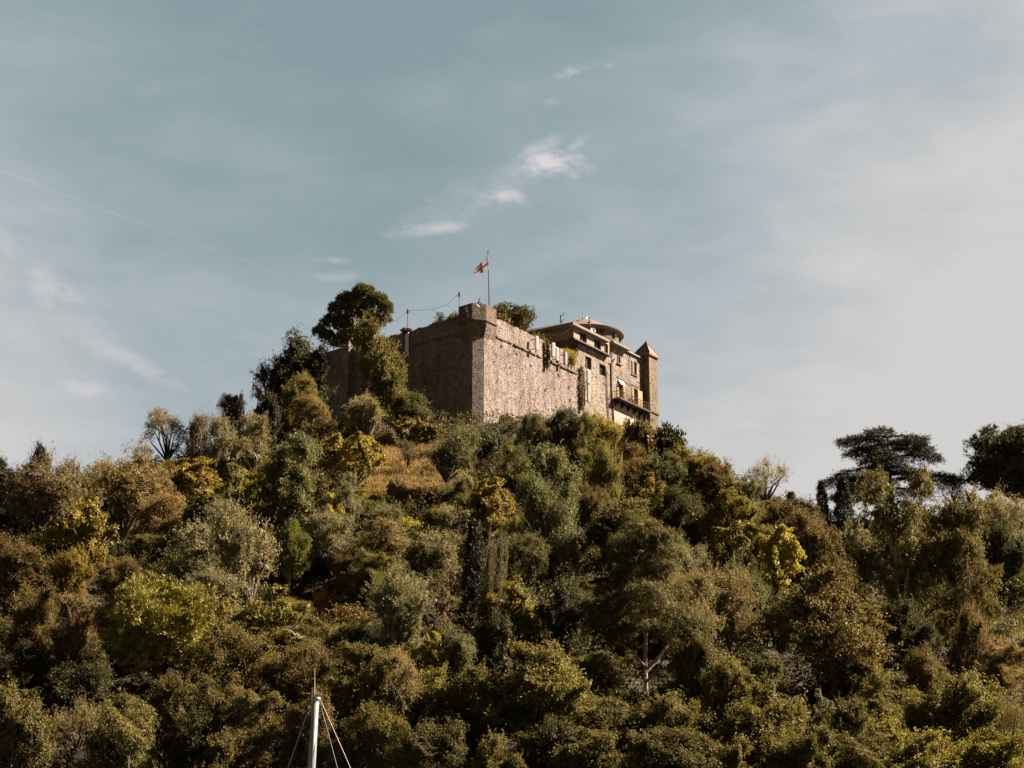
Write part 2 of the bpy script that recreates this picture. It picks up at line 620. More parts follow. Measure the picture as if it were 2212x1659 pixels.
# the veil of thin cloud covers the quarter of the sky over the hill
veil = WM('MULTIPLY', WR(WM('ABSOLUTE', AZ), 16, 42, 1, 0), WM('MULTIPLY', WR(EL, 30, 48, 1, 0), WR(EL, -6, 0, 0, 1)))
mixs = wt.nodes.new('ShaderNodeMixShader')
WL(veil, mixs.inputs[0])
WL(bg1.outputs[0], mixs.inputs[1])
WL(bg2.outputs[0], mixs.inputs[2])
wo = wt.nodes.new('ShaderNodeOutputWorld')
WL(mixs.outputs[0], wo.inputs['Surface'])

# ------------------------------------------------------------------ terrain
CREST = [(-260, 40, 240), (-150, 55, 252), (-90, 62.5, 262), (-69, 66.3, 264), (-48, 71.5, 266), (-34, 74.8, 266), (-24, 77.0, 265), (-8, 77.6, 264), (10, 77.6, 266), (20, 76.2, 270),
         (25, 73.6, 270), (32, 67.8, 268), (41, 64.0, 266), (50, 64.6, 266), (60, 66.0, 268), (70, 66.6, 268), (95, 66, 266), (150, 56, 255), (260, 35, 240)]
CXS = [c[0] for c in CREST]
SHORE = 127.0


def terrain(x, y):
    x = np.asarray(x, dtype=float)
    y = np.asarray(y, dtype=float)
    zc = np.interp(x, CXS, [c[1] for c in CREST])
    yc = np.interp(x, CXS, [c[2] for c in CREST])
    t = (y - SHORE) / (yc - SHORE)
    up = zc * np.clip(t, 0, 1) ** .93
    up = np.where(t < 0, (y - SHORE) * .5, up)
    flat = np.clip((34 - np.abs(x - 4)) / 12, 0, 1)
    back = zc - np.clip(y - yc - 45 * flat, 0, None) * .42
    z = np.where(t > 1, back, up)
    b = np.sin(x * .21 + 1.3) * np.cos(y * .17 - .4) * .7 + np.sin(x * .47 + y * .39) * .35 + np.sin(x * .083 - y * .11 + 2) * .9
    # old terraces
    b = b + .2 * np.tanh(3 * np.sin(z * .9 + x * .03))
    fade = np.clip(t * 4, 0, 1) * (1 - .8 * flat * np.clip((t - .9) * 10, 0, 1))
    return z + b * fade


def tz(x, y):
    return float(terrain(x, y))


def hit(px, py):
    """where the line of sight meets the hill; beyond the crest, the crest itself"""
    r = ray(px, py)
    ys = np.arange(122, 300, .25)
    xs = r[0] / r[1] * ys
    zs = CAMZ + r[2] / r[1] * ys
    d = zs - terrain(xs, ys)
    k = np.where(d < 0)[0]
    if len(k): i = k[0]
    else:
        yc = float(np.interp(r[0] / r[1] * 266, CXS, [c[2] for c in CREST]))
        i = int((yc - .5 - 122) / .25)
    return Vector((float(xs[i]), float(ys[i]), tz(xs[i], ys[i])))


gx = np.arange(-300, 301, 2.5)
gy = np.concatenate([np.arange(105, 330, 2.0), np.arange(332, 620, 8.0)])
GX, GY = np.meshgrid(gx, gy)
GZ = terrain(GX, GY)
tb = MB()
tb.v = list(zip(GX.ravel().tolist(), GY.ravel().tolist(), GZ.ravel().tolist()))
nx = len(gx)
for j in range(len(gy) - 1):
    for i in range(nx - 1):
        a = j * nx + i
        tb.f.append((a, a + 1, a + 1 + nx, a + nx))
tb.m = [0] * len(tb.f)


def ground_material():
    m, nt, b = nodes_of('hillside_earth')
    L = nt.links.new
    tc = N(nt, 'ShaderNodeTexCoord')
    n1 = N(nt, 'ShaderNodeTexNoise', Scale=.16, Detail=6.0, Roughness=.6)
    n2 = N(nt, 'ShaderNodeTexNoise', Scale=2.2, Detail=7.0, Roughness=.7)
    for n in (n1, n2): L(tc.outputs['Object'], n.inputs['Vector'])
    mx = N(nt, 'ShaderNodeMix', data_type='RGBA')
    mr = N(nt, 'ShaderNodeMapRange')
    mr.inputs[1].default_value = .38
    mr.inputs[2].default_value = .62
    L(n1.outputs['Fac'], mr.inputs[0])
    L(mr.outputs[0], mx.inputs[0])
    mx.inputs[6].default_value = (.024, .016, .009, 1)
    mx.inputs[7].default_value = (.060, .038, .020, 1)
    c = N(nt, 'ShaderNodeMapRange')
    c.inputs[1].default_value = .3
    c.inputs[2].default_value = .7
    c.inputs[3].default_value = .5
    c.inputs[4].default_value = 1.5
    L(n2.outputs['Fac'], c.inputs[0])
    # bare red earth on the open bank below the castle
    bank = hit(900, 1015)
    ds = N(nt, 'ShaderNodeVectorMath', operation='DISTANCE')
    ds.inputs[1].default_value = bank
    L(tc.outputs['Object'], ds.inputs[0])
    dn = N(nt, 'ShaderNodeMath', operation='MULTIPLY_ADD')
    L(n1.outputs['Fac'], dn.inputs[0])
    dn.inputs[1].default_value = 9
    L(ds.outputs['Value'], dn.inputs[2])
    dm = N(nt, 'ShaderNodeMapRange')
    dm.inputs[1].default_value = 9
    dm.inputs[2].default_value = 15
    dm.inputs[3].default_value = 1
    dm.inputs[4].default_value = 0
    L(dn.outputs[0], dm.inputs[0])
    mb_ = N(nt, 'ShaderNodeMix', data_type='RGBA')
    L(dm.outputs[0], mb_.inputs[0])
    L(mx.outputs[2], mb_.inputs[6])
    mb_.inputs[7].default_value = (.17, .085, .05, 1)
    s = N(nt, 'ShaderNodeVectorMath', operation='SCALE')
    L(mb_.outputs[2], s.inputs[0])
    L(c.outputs[0], s.inputs['Scale'])
    L(s.outputs[0], b.inputs['Base Color'])
    b.inputs['Roughness'].default_value = .97
    bp = N(nt, 'ShaderNodeBump', Strength=.9, Distance=.25)
    L(n2.outputs['Fac'], bp.inputs['Height'])
    L(bp.outputs[0], b.inputs['Normal'])
    return m


hill = tb.build('hill', ground_material(), smooth=True)
tag(hill, 'steep brown hillside under the trees', kind='structure')

mw, nt, b = nodes_of('sea_water')
b.inputs['Base Color'].default_value = (.02, .05, .06, 1)
b.inputs['Roughness'].default_value = .12
nz = N(nt, 'ShaderNodeTexNoise', Scale=.6, Detail=4.0)
tcs = N(nt, 'ShaderNodeTexCoord')
nt.links.new(tcs.outputs['Object'], nz.inputs['Vector'])
bp = N(nt, 'ShaderNodeBump', Strength=.5, Distance=.3)
nt.links.new(nz.outputs['Fac'], bp.inputs['Height'])
nt.links.new(bp.outputs[0], b.inputs['Normal'])
sb = MB()
sb.add([(-15000, -15000, 0), (15000, -15000, 0), (15000, 15000, 0), (-15000, 15000, 0)], [(0, 1, 2, 3)])
tag(sb.build('sea', mw), 'dark harbour water in front of the hill', kind='structure')

# ------------------------------------------------------------------ castle
C0 = Vector((-3.8091, 270.5565, 0))
UA, VA = R_(34), R_(-48.2)
U = Vector((math.sin(UA), math.cos(UA), 0))
NN = Vector((math.cos(UA), -math.sin(UA), 0))
V = Vector((math.sin(VA), math.cos(VA), 0))
MM = Vector((-math.cos(VA), math.sin(VA), 0))
B0 = C0 + Vector((-1.56, -.47, 0))


def PR(u, o, z): return C0 + U * u + NN * o + Vector((0, 0, z))
def PL(v, o, z): return B0 + V * v + MM * o + Vector((0, 0, z))


def on_plane(px, py, A, D):
    r = ray(px, py)
    det = -D[0] * r[1] + r[0] * D[1]
    t = (A[0] * r[1] - r[0] * A[1]) / det
    s = (A[1] + t * D[1]) / r[1]
    return t, CAMZ + s * r[2]


def on_right(px, py, o=0): return on_plane(px, py, C0 + NN * o, U)
def on_left(px, py, o=0): return on_plane(px, py, B0 + MM * o, V)


ORG = {}


def root(name, loc, label, cat, group=None):
    o = empty(name, loc)
    ORG[o.name] = Vector(loc)
    return tag(o, label, cat, group)


def part(mb, name, mats, parent, smooth=False, label=None):
    g = ORG[parent.name]
    mb.v = [(x - g.x, y - g.y, z - g.z) for x, y, z in mb.v]
    o = mb.build(name, mats, parent, smooth)
    ORG[o.name] = g
    if label: o['label'] = label
    return o


def fbox(mb, fr, a0, a1, o0, o1, z0, z1, mi=0):
    mb.hexa([fr(a0, o1, z0), fr(a1, o1, z0), fr(a1, o0, z0), fr(a0, o0, z0), fr(a0, o1, z1), fr(a1, o1, z1), fr(a1, o0, z1), fr(a0, o0, z1)], mi)


def wall_open(mb, fr, a0, a1, z0, z1, o, ops, rev=.4):
    """a wall face with rectangular openings and their reveals"""
    us = sorted({a0, a1, *[q for p in ops for q in p[:2]]})
    zs = sorted({z0, z1, *[q for p in ops for q in p[2:4]]})
    for i in range(len(us) - 1):
        for j in range(len(zs) - 1):
            cu, cz = (us[i] + us[i + 1]) / 2, (zs[j] + zs[j + 1]) / 2
            if any(p[0] < cu < p[1] and p[2] < cz < p[3] for p in ops): continue
            mb.add([fr(us[i], o, zs[j]), fr(us[i + 1], o, zs[j]), fr(us[i + 1], o, zs[j + 1]), fr(us[i], o, zs[j + 1])], [(0, 1, 2, 3)])
    for p in ops:
        u0, u1, q0, q1 = p[:4]
        A = [fr(u0, o, q0), fr(u1, o, q0), fr(u1, o, q1), fr(u0, o, q1)]
        Bk = [fr(u0, o - rev, q0), fr(u1, o - rev, q0), fr(u1, o - rev, q1), fr(u0, o - rev, q1)]
        mb.add(A + Bk, [(0, 4, 5, 1), (1, 5, 6, 2), (2, 6, 7, 3), (3, 7, 4, 0)])


def ragged(mb, fr, a0, a1, z0, z1, step, jit, thick, rng, bulge=.10):
    """a long wall face, rough in plane and along its top"""
    n = max(2, int(abs(a1 - a0) / step))
    zz = [z0 + (z1 - z0) * k / 14 for k in range(15)]
    cols = []
    for i in range(n + 1):
        a = a0 + (a1 - a0) * i / n
        col = []
        for k, z in enumerate(zz):
            top = k == len(zz) - 1
            edge = i in (0, n)
            col.append(fr(a, 0 if edge else rng.uniform(-bulge, bulge * .3), z + (rng.uniform(-jit, jit * .6) if top else 0)))
        b = Vector(col[-1]) + (fr(0, -thick, 0) - fr(0, 0, 0))
        col.append(b)
        col.append(b - Vector((0, 0, 1.6)))
        cols.append(col)
    m = len(cols[0])
    vs = [p for c in cols for p in c]
    fs = [(i * m + k, (i + 1) * m + k, (i + 1) * m + k + 1, i * m + k + 1) for i in range(n) for k in range(m - 1)]
    mb.add(vs, fs)


rng = random.Random(3)
ZB = 70.0
castle = root('castle', (C0.x, C0.y, 78.0), 'old stone castle with tall rough walls on top of the wooded hill', 'castle')

mb = MB()
ragged(mb, PR, 0.0, 24.24, ZB, 95.0, .8, .16, .8, rng)
ragged(mb, PL, 0.0, 24.0, ZB, 94.95, .8, .2, .8, rng)
mb.add([B0 + Vector((0, 0, ZB)), C0 + Vector((0, 0, ZB)), C0 + Vector((0, 0, 95.3)), B0 + Vector((0, 0, 95.3))], [(0, 1, 2, 3)])
fbox(mb, PL, 23.4, 31.0, -2.0, 1.0, ZB, 94.9)
fbox(mb, PL, 23.3, 31.1, -.2, 1.12, 92.3, 92.55)
back = PR(45, -26, 0)
end = PL(31, -2, 0)
tp = [C0, PR(45, -.5, 0), back, end, B0]
mb.add([p + Vector((0, 0, 93.6)) for p in tp], [(0, 1, 2, 3, 4)])
for p, q in ((PR(45, 0, 0), back), (back, end)):
    mb.add([p + Vector((0, 0, ZB)), q + Vector((0, 0, ZB)), q + Vector((0, 0, 95)), p + Vector((0, 0, 95))], [(0, 1, 2, 3)])
ramp_w = part(mb, 'rampart', M_WALL, castle)

# string courses, broken by weather
mb = MB()
u = 2.9
while u < 23.6:
    l = rng.uniform(.7, 2.2)
    fbox(mb, PR, u, min(u + l, 23.8), -.1, rng.uniform(.12, .2), 92.2 + rng.uniform(-.05, .05), 92.42)
    u += l + (rng.uniform(.15, .5) if rng.random() < .45 else .004)
part(mb, 'string_course', M_ROUGH, castle)
mb = MB()
v = 2.9
while v < 23.0:
    l = rng.uniform(1.5, 3.5)
    fbox(mb, PL, v, min(v + l, 23.5), -.1, .16  , 92.3, 92.55)
    v += l + .004
part(mb, 'string_course', M_ROUGH, castle)
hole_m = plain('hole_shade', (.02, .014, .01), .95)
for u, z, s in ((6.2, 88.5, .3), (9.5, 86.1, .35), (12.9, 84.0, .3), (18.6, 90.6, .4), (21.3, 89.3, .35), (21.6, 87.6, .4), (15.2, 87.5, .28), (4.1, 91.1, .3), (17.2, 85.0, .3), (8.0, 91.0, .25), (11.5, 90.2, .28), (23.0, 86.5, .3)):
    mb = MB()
    fbox(mb, PR, u, u + s, -.05, .012, z, z + s * 1.2)  # near-black block flush with the wall, painting the shade of a hole
    part(mb, 'putlog_hole_shade', hole_m, castle)


# corner turret (bartizan)
def brtz(d, z):
    ch = (C0 - B0).normalized()
    cn = Vector((ch.y, -ch.x, 0))
    def inter(p, a, q, c):
        det = -a.x * c.y + c.x * a.y
        t = (-(q.x - p.x) * c.y + c.x * (q.y - p.y)) / det
        return p + a * t
    lo, ro, co = B0 + MM * d, C0 + NN * d, B0 + cn * d
    pl = inter(lo, V, co, ch)
    pr = inter(ro, U, co, ch)
    zz = Vector((0, 0, z))
    return [PL(2.3, -.35, 0) + zz, PL(2.3, d, 0) + zz, pl + zz, pr + zz, PR(2.35, d, 0) + zz, PR(2.35, -.35, 0) + zz, PR(1.0, -1.9, 0) + zz]


mb = MB()
rings = [brtz(-.06, 91.2), brtz(.06, 91.6), brtz(.2, 92.05), brtz(.32, 92.6), brtz(.4, 93.2), brtz(.42, 93.55), brtz(.42, 96.05)]
inner = []
cc = sum(brtz(.42, 96.05), Vector()) / 7
for p in brtz(.42, 96.05): inner.append(p + (Vector((cc.x, cc.y, p.z)) - p) * .26)
rings.append(inner)
rings.append([p - Vector((0, 0, .8)) for p in inner])
mb.loft(rings)
bart = part(mb, 'bartizan', M_ROUGH, castle)
mb = MB()
mb.loft([brtz(.43, 93.52), brtz(.58, 93.6), brtz(.6, 93.72), brtz(.43, 93.8)])
part(mb, 'moulding', M_ROUGH, bart)

# ------ house on the right-hand wall
mb = MB()
W1, W2 = (26.1, 27.8, 93.85, 95.75), (30.05, 31.85, 93.9, 95.6)
wall_open(mb, PR, 24.24, 33.4, ZB, 97.3, 0, [W1, W2])
W3, W4 = (35.2, 36.15, 97.0, 98.1), (39.35, 41.0, 96.4, 98.55)
D1, D2, D3 = (35.45, 36.6, 91.15, 93.7), (39.85, 40.95, 91.15, 94.2), (40.4, 41.6, 87.4, 89.95)
wall_open(mb, PR, 33.4, 45.1, ZB, 99.35, 0, [W3, W4, D1, D2, D3])
# returns
mb.add([PR(24.24, 0, 92), PR(24.24, -10, 92), PR(24.24, -10, 97.3), PR(24.24, 0, 97.3)], [(3, 2, 1, 0)])
mb.add([PR(33.4, 0, 97.3), PR(33.4, -10, 97.3), PR(33.4, -10, 99.35), PR(33.4, 0, 99.35)], [(3, 2, 1, 0)])
mb.add([PR(45.1, 0, ZB), PR(45.1, -10, ZB), PR(45.1, -10, 99.35), PR(45.1, 0, 99.35)], [(0, 1, 2, 3)])
mb.add([PR(33.4, 0, 99.3), PR(45.1, 0, 99.3), PR(45.1, -10, 99.3), PR(33.4, -10, 99.3)], [(0, 1, 2, 3)])
mb.add([PR(24.24, -10, 90), PR(45.1, -10, 90), PR(45.1, -10, 99.35), PR(24.24, -10, 99.35)], [(3, 2, 1, 0)])
house = part(mb, 'house_wall', M_WALL2, castle)
# smooth plaster at the foot of the house
mb = MB()
wall_open(mb, PR, 33.8, 41.0, 84.0, 90.6, .05, [(40.4, 41.0, 87.4, 89.95)], .05)
part(mb, 'plaster_base', M_PLASTER_W, house)


def window(spec, o, mats, wood, depth=.3, mull=1, frame=.09):
    u0, u1, z0, z1 = spec
    fb = MB()
    fbox(fb, PR, u0, u0 + frame, o - depth, o - depth + .08, z0, z1)
    fbox(fb, PR, u1 - frame, u1, o - depth, o - depth + .08, z0, z1)
    fbox(fb, PR, u0 + frame, u1 - frame, o - depth, o - depth + .08, z0, z0 + frame)
    fbox(fb, PR, u0 + frame, u1 - frame, o - depth, o - depth + .08, z1 - frame, z1)
    for k in range(mull):
        c = u0 + (u1 - u0) * (k + 1) / (mull + 1)
        fbox(fb, PR, c - frame / 2, c + frame / 2, o - depth, o - depth + .1, z0 + frame, z1 - frame)
    w_ = part(fb, 'window', wood, house)
    gb = MB()
    fbox(gb, PR, u0, u1, o - depth - .06, o - depth - .004, z0, z1)
    part(gb, 'pane', M_GLASS, w_)
    return w_


window(W1, 0, None, M_WOOD, .38, 1)
wn = window(W2, 0, None, M_WOOD, .38, 0)
window(W3, 0, None, M_GREYSH, .2, 1)
window(W4, 0, None, M_GREYSH, .2, 1)
for nm_, bx_ in (('window_sill', (35.0, 36.4, -.1, .28, 96.8, 96.93)), ('window_sill', (39.2, 41.1, -.1, .2, 96.22, 96.34)), ('door_lintel', (35.1, 36.8, -.1, .14, 94.62, 94.74)), ('door_lintel', (39.4, 41.3, -.1, .12, 94.6, 94.7))):
    mb = MB()
    fbox(mb, PR, *bx_)
    part(mb, nm_, M_CONC, house)
for (u0, u1, z0, z1, mt, tilt) in ((39.35, 39.9, 96.45, 98.5, M_GREYSH, .25), (34.85, 35.4, 91.2, 93.65, M_OCHRE, .15), (36.65, 37.25, 91.2, 93.65, M_OCHRE, .15), (39.25, 39.8, 91.2, 94.1, M_OCHRE, .2)):
    sbm = MB()
    sbm.hexa([PR(u0, .06, z0), PR(u1, .06 + tilt * .4, z0), PR(u1, .0, z0), PR(u0, .0, z0), PR(u0, .06, z1), PR(u1, .06 + tilt * .4, z1), PR(u1, .0, z1), PR(u0, .0, z1)])
    for k in range(9):
        z = z0 + .15 + (z1 - z0 - .3) * k / 8
        fbox(sbm, PR, u0 + .07, u1 - .07, .06, .10 + tilt * .3, z - .045, z + .03)
    part(sbm, 'shutter', mt, house)
sbm = MB()
sbm.hexa([PR(41.05, .12, 91.2), PR(42.2, .30, 91.2), PR(42.2, .24, 91.2), PR(41.05, .06, 91.2), PR(41.05, .12, 94.1), PR(42.2, .30, 94.1), PR(42.2, .24, 94.1), PR(41.05, .06, 94.1)])
part(sbm, 'shutter', M_OCHRE, house, label='ochre shutter standing open in the shade of the square turret')
for spec in (D1, D2):
    db = MB()
    u0, u1, z0, z1 = spec
    fbox(db, PR, u0, u1, -.4, -.34, z0, z1)
    d_ = part(db, 'balcony_door', M_GLASS, house)
    fb = MB()
    c = (u0 + u1) / 2
    for a in (u0, c - .05, u1 - .1): fbox(fb, PR, a, a + .1, -.336, -.28, z0, z1)
    fbox(fb, PR, u0 + .104, c - .054, -.336, -.28, z1 - .12, z1)
    part(fb, 'door_frame', M_GREYSH, d_)
db = MB()
fbox(db, PR, D3[0], D3[1], -.5, -.4, D3[2], D3[3])
part(db, 'cellar_door', M_WOOD, house)
# blind above the first balcony door
ab = MB()
ab.hexa([PR(35.3, .5, 93.55), PR(36.8, .5, 93.55), PR(36.8, .02, 93.8), PR(35.3, .02, 93.8), PR(35.3, .5, 93.65), PR(36.8, .5, 93.65), PR(36.8, .02, 94.5), PR(35.3, .02, 94.5)])
part(ab, 'door_blind', M_WHITE, house)

# upper storey, jutting over the wall
mb = MB()
o = .6
UP = [(23.7, 25.6, 97.35, 98.8), (27.7, 29.6, 97.35, 98.8), (30.5, 31.6, 97.35, 98.8)]
wall_open(mb, PR, 22.0, 32.0, 97.25, 99.5, o, UP, .45)
mb.add([PR(22.0, o, 97.25), PR(22.0, -12, 97.25), PR(22.0, -12, 99.5), PR(22.0, o, 99.5)], [(3, 2, 1, 0)])
mb.add([PR(22.0, o, 97.25), PR(32, o, 97.25), PR(32, -12, 97.25), PR(22.0, -12, 97.25)], [(3, 2, 1, 0)])
mb.add([PR(32.0, o, 97.25), PR(32.0, -12, 97.25), PR(32.0, -12, 99.5), PR(32.0, o, 99.5)], [(0, 1, 2, 3)])
mb.add([PR(22.0, -12, 97.25), PR(32.0, -12, 97.25), PR(32.0, -12, 99.5), PR(22.0, -12, 99.5)], [(3, 2, 1, 0)])
upper = part(mb, 'upper_storey', M_PLASTER, castle)
# terrace side of the house, below the jutting storey
mb = MB()
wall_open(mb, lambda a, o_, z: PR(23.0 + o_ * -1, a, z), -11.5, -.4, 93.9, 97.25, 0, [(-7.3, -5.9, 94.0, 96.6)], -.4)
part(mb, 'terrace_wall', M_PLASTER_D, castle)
mb = MB()
fbox(mb, PR, 21.85, 32.2, -.2, o + .22, 97.05, 97.25)
part(mb, 'ledge', M_PIPE, upper)
for p in UP:
    gb = MB()
    fbox(gb, PR, p[0], p[1], o - .45, o - .4, p[2], p[3])
    wn = part(gb, 'window', M_GLASS, upper)
    fb = MB()
    for a in (p[0], (p[0] + p[1]) / 2 - .07, p[1] - .1): fbox(fb, PR, a, a + .12, o - .39, o - .2, p[2], p[3])
    fbox(fb, PR, p[0] + .12, p[1] - .12, o - .388, o - .25, p[3] - .12, p[3])
    part(fb, 'window_frame', M_WOOD, wn)
mb = MB()
# flat roof with a pale fascia, its far half sloping gently up
fbox(mb, PR, 20.75, 31.0, -12.4, 1.3, 98.86, 99.22)
mb.hexa([PR(20.75, 1.3, 99.224), PR(31.0, 1.3, 99.224), PR(31.0, -12.4, 99.224), PR(20.75, -12.4, 99.224), PR(21.6, -.2, 99.65), PR(31.0, -.2, 99.65), PR(31.0, -11, 99.9), PR(21.6, -11, 99.9)])
roof1 = part(mb, 'flat_roof', M_CONC, upper)
mb = MB()
fbox(mb, PR, 32.6, 37.6, -9, 1.0, 99.36, 99.66)
roof2 = part(mb, 'eave_roof', M_CONC, house)
mb = MB()
mb.hexa([PR(37.7, .35, 99.4), PR(43.0, .35, 99.4), PR(43.0, -9, 99.4), PR(37.7, -9, 99.4), PR(37.7, .2, 99.7), PR(43.0, .2, 99.7), PR(43.0, -9, 101.2), PR(37.7, -9, 101.2)])
part(mb, 'tiled_roof', M_SLAB, house)

# round tower with a wide conical roof
uc, oc = 35.6, -6.0
ctr = PR(uc, oc, 0)


def circ(r, z, n=48): return [ctr + Vector((r * math.cos(2 * PI * k / n), r * math.sin(2 * PI * k / n), z)) for k in range(n)]


mb = MB()
mb.loft([circ(5.35, 92), circ(5.3, 102.35)])
rt = part(mb, 'round_tower', M_ROUGH, castle, smooth=False)
mb = MB()
prof = [(5.3, 102.2), (6.05, 102.28), (6.1, 102.42), (5.4, 102.72), (4.2, 103.3), (3.0, 103.95), (1.8, 104.6), (.8, 105.1), (.3, 105.35), (.04, 105.5)]
mb.loft([circ(r, z) for r, z in prof])
part(mb, 'conical_roof', M_SLAB, rt)
for k in (-1, 0, 1, 2):
    mb = MB()
    a = R_(-34 + 28 * k)
    p = ctr + Vector((5.34 * math.cos(a), 5.34 * math.sin(a), 101.6))
    mb.box(p, (.5, .7, .6), rz=a)
    part(mb, 'loophole', M_GLASS, rt)

# square turret at the far end
mb = MB()
fbox(mb, PR, 42.9, 45.35, -1.2, 1.1, ZB, 100.3)
sq = part(mb, 'square_turret', M_TURRET, castle)
mb = MB()
fbox(mb, PR, 42.8, 45.6, .9, 1.3, 91.0, 91.3)
part(mb, 'ledge', M_ROUGH, sq)
mb = MB()
a0_, a1_, b0_, b1_ = 42.55, 45.7, -1.5, 1.38
fbox(mb, PR, a0_, a1_, b0_, b1_, 100.1, 100.42)
mid = PR((a0_ + a1_) / 2, (b0_ + b1_) / 2, 102.7)
mb.add([PR(a0_, b1_, 100.424), PR(a1_, b1_, 100.424), PR(a1_, b0_, 100.424), PR(a0_, b0_, 100.424), mid], [(0, 1, 4), (1, 2, 4), (2, 3, 4), (3, 0, 4)])
tr_ = part(mb, 'pyramid_roof', M_TERRA, sq)
mb = MB()
for a, b_ in ((a0_, b1_), (a1_, b1_), (a0_, b0_)):
    p = PR(a, b_, 100.45)
    mb.tube([p, p.lerp(mid, .5) + Vector((0, 0, .03)), mid], [.1, .1, .12])
mb.ball(mid, .2)
part(mb, 'ridge_tiles', M_RIDGE, tr_)

# balcony
mb = MB()
fbox(mb, PR, 33.6, 42.8, .004, 1.35, 90.75, 90.98)
for u in (34.2, 36.0, 37.8, 39.6, 41.4):
    mb.hexa([PR(u, .9, 90.5), PR(u + .2, .9, 90.5), PR(u + .2, .01, 89.9), PR(u, .01, 89.9), PR(u, .9, 90.746), PR(u + .2, .9, 90.746), PR(u + .2, .01, 90.746), PR(u, .01, 90.746)])
bal = part(mb, 'balcony', M_RUST, castle)
mb = MB()
mb.tube([PR(33.65, .05, 92.05), PR(33.65, 1.3, 92.05), PR(42.8, 1.3, 92.05)], .045)
mb.tube([PR(33.65, .05, 91.5), PR(33.65, 1.3, 91.5), PR(42.8, 1.3, 91.5)], .022)
mb.tube([PR(33.65, .05, 91.1), PR(33.65, 1.3, 91.1), PR(42.8, 1.3, 91.1)], .022)
u = 33.65
while u < 42.8:
    k = abs((u - 33.65) % 1.2) < .05
    mb.tube([PR(u, 1.3, 90.98), PR(u, 1.3, 92.05)], .045 if k else .014, 4)
    u += .2
part(mb, 'railing', M_RUST, bal)
mb = MB()
for k in range(3):
    mb.tube([PR(33.65, .35 + .3 * k, 90.98), PR(33.65, .35 + .3 * k, 92.05)], .014, 4)
part(mb, 'end_railing', M_RUST, bal)
# flower pots on the balcony
for i, (u, o_) in enumerate(((36.9, 1.1), (37.9, 1.15), (38.9, 1.1))):
    p = PR(u, o_, 90.98)
    r = root('flower_pot', p, ['small terracotta pot on the balcony floor nearest the striped blind', 'small terracotta pot on the balcony floor between two other pots', 'small terracotta pot on the balcony floor nearest the square turret'][i], 'flower pot', 'pots on the balcony')
    r['label'] = ['pot plant on the balcony, closest of three to the white door blind', 'pot plant on the balcony, middle one of three', 'pot plant on the balcony, closest of three to the square turret'][i]
    q = MB()
    q.loft([[p + Vector((rr * math.cos(2 * PI * k / 8), rr * math.sin(2 * PI * k / 8), z)) for k in range(8)] for rr, z in ((.12, 0), (.17, .26), (.19, .26), (.19, .32))])
    part(q, 'pot', M_TERRA, r)
    q = MB()
    for k in range(40):
        d = Vector((rng.gauss(0, 1), rng.gauss(0, 1), abs(rng.gauss(0, 1)))).normalized()
        c = p + Vector((0, 0, .38)) + d * rng.uniform(.1, .28)
        q.add([c, c + Vector((.07, .03, .05)), c + Vector((.02, -.05, .12))], [(0, 1, 2)])
    lf = part(q, 'foliage', M_LEAF, r)
    lf.color = (.10, .09, .03, 1)

# pipes
mb = MB()
mb.tube([PR(33.3, .75, 97.0), PR(33.28, .12, 96.4), PR(33.3, .12, 92), PR(33.75, .14, 88), PR(33.9, .14, 80)], .1, 6)
dp = part(mb, 'downpipe', M_PIPE, house)
mb = MB()
mb.tube([PR(31.0, .5, 94.95), PR(31.75, .3, 94.75), PR(31.95, .14, 94.3)], .055, 6, 0)
mb.tube([PR(31.95, .14, 94.3), PR(31.97, .13, 91.5), PR(32.1, .13, 89.5), PR(32.6, .13, 84)], .075, 6, 1)
part(mb, 'vent_pipe', [M_CONC, M_PIPE], house)
mb = MB()
mb.tube([PR(31.85, .1, 95.4), PR(31.6, .12, 92.5), PR(31.9, .12, 89)], .04, 5)
mb.tube([PR(33.62, .08, 99.3), PR(33.62, .08, 96.5), PR(33.5, .08, 93.2)], .05, 5)
mb.tube([PR(35.0, .07, 94.9), PR(38.0, .07, 94.5), PR(41.0, .07, 94.2)], .03, 4)
mb.tube([PR(38.6, .35, 99.3), PR(38.65, .1, 98.8), PR(38.65, .1, 96.9)], .045, 5)
part(mb, 'cable', M_PIPE, house)
# stone finial on the left bastion
mb = MB()
p = PL(23.75, .6, 94.9)
mb.box(p + Vector((0, 0, .1)), (.8, .8, .2), rz=VA)
mb.ball(p + Vector((0, 0, .38)), .33, 10, 6)
mb.ball(p + Vector((0, 0, .78)), .12, 8, 5)
part(mb, 'finial', M_WHITE, castle)

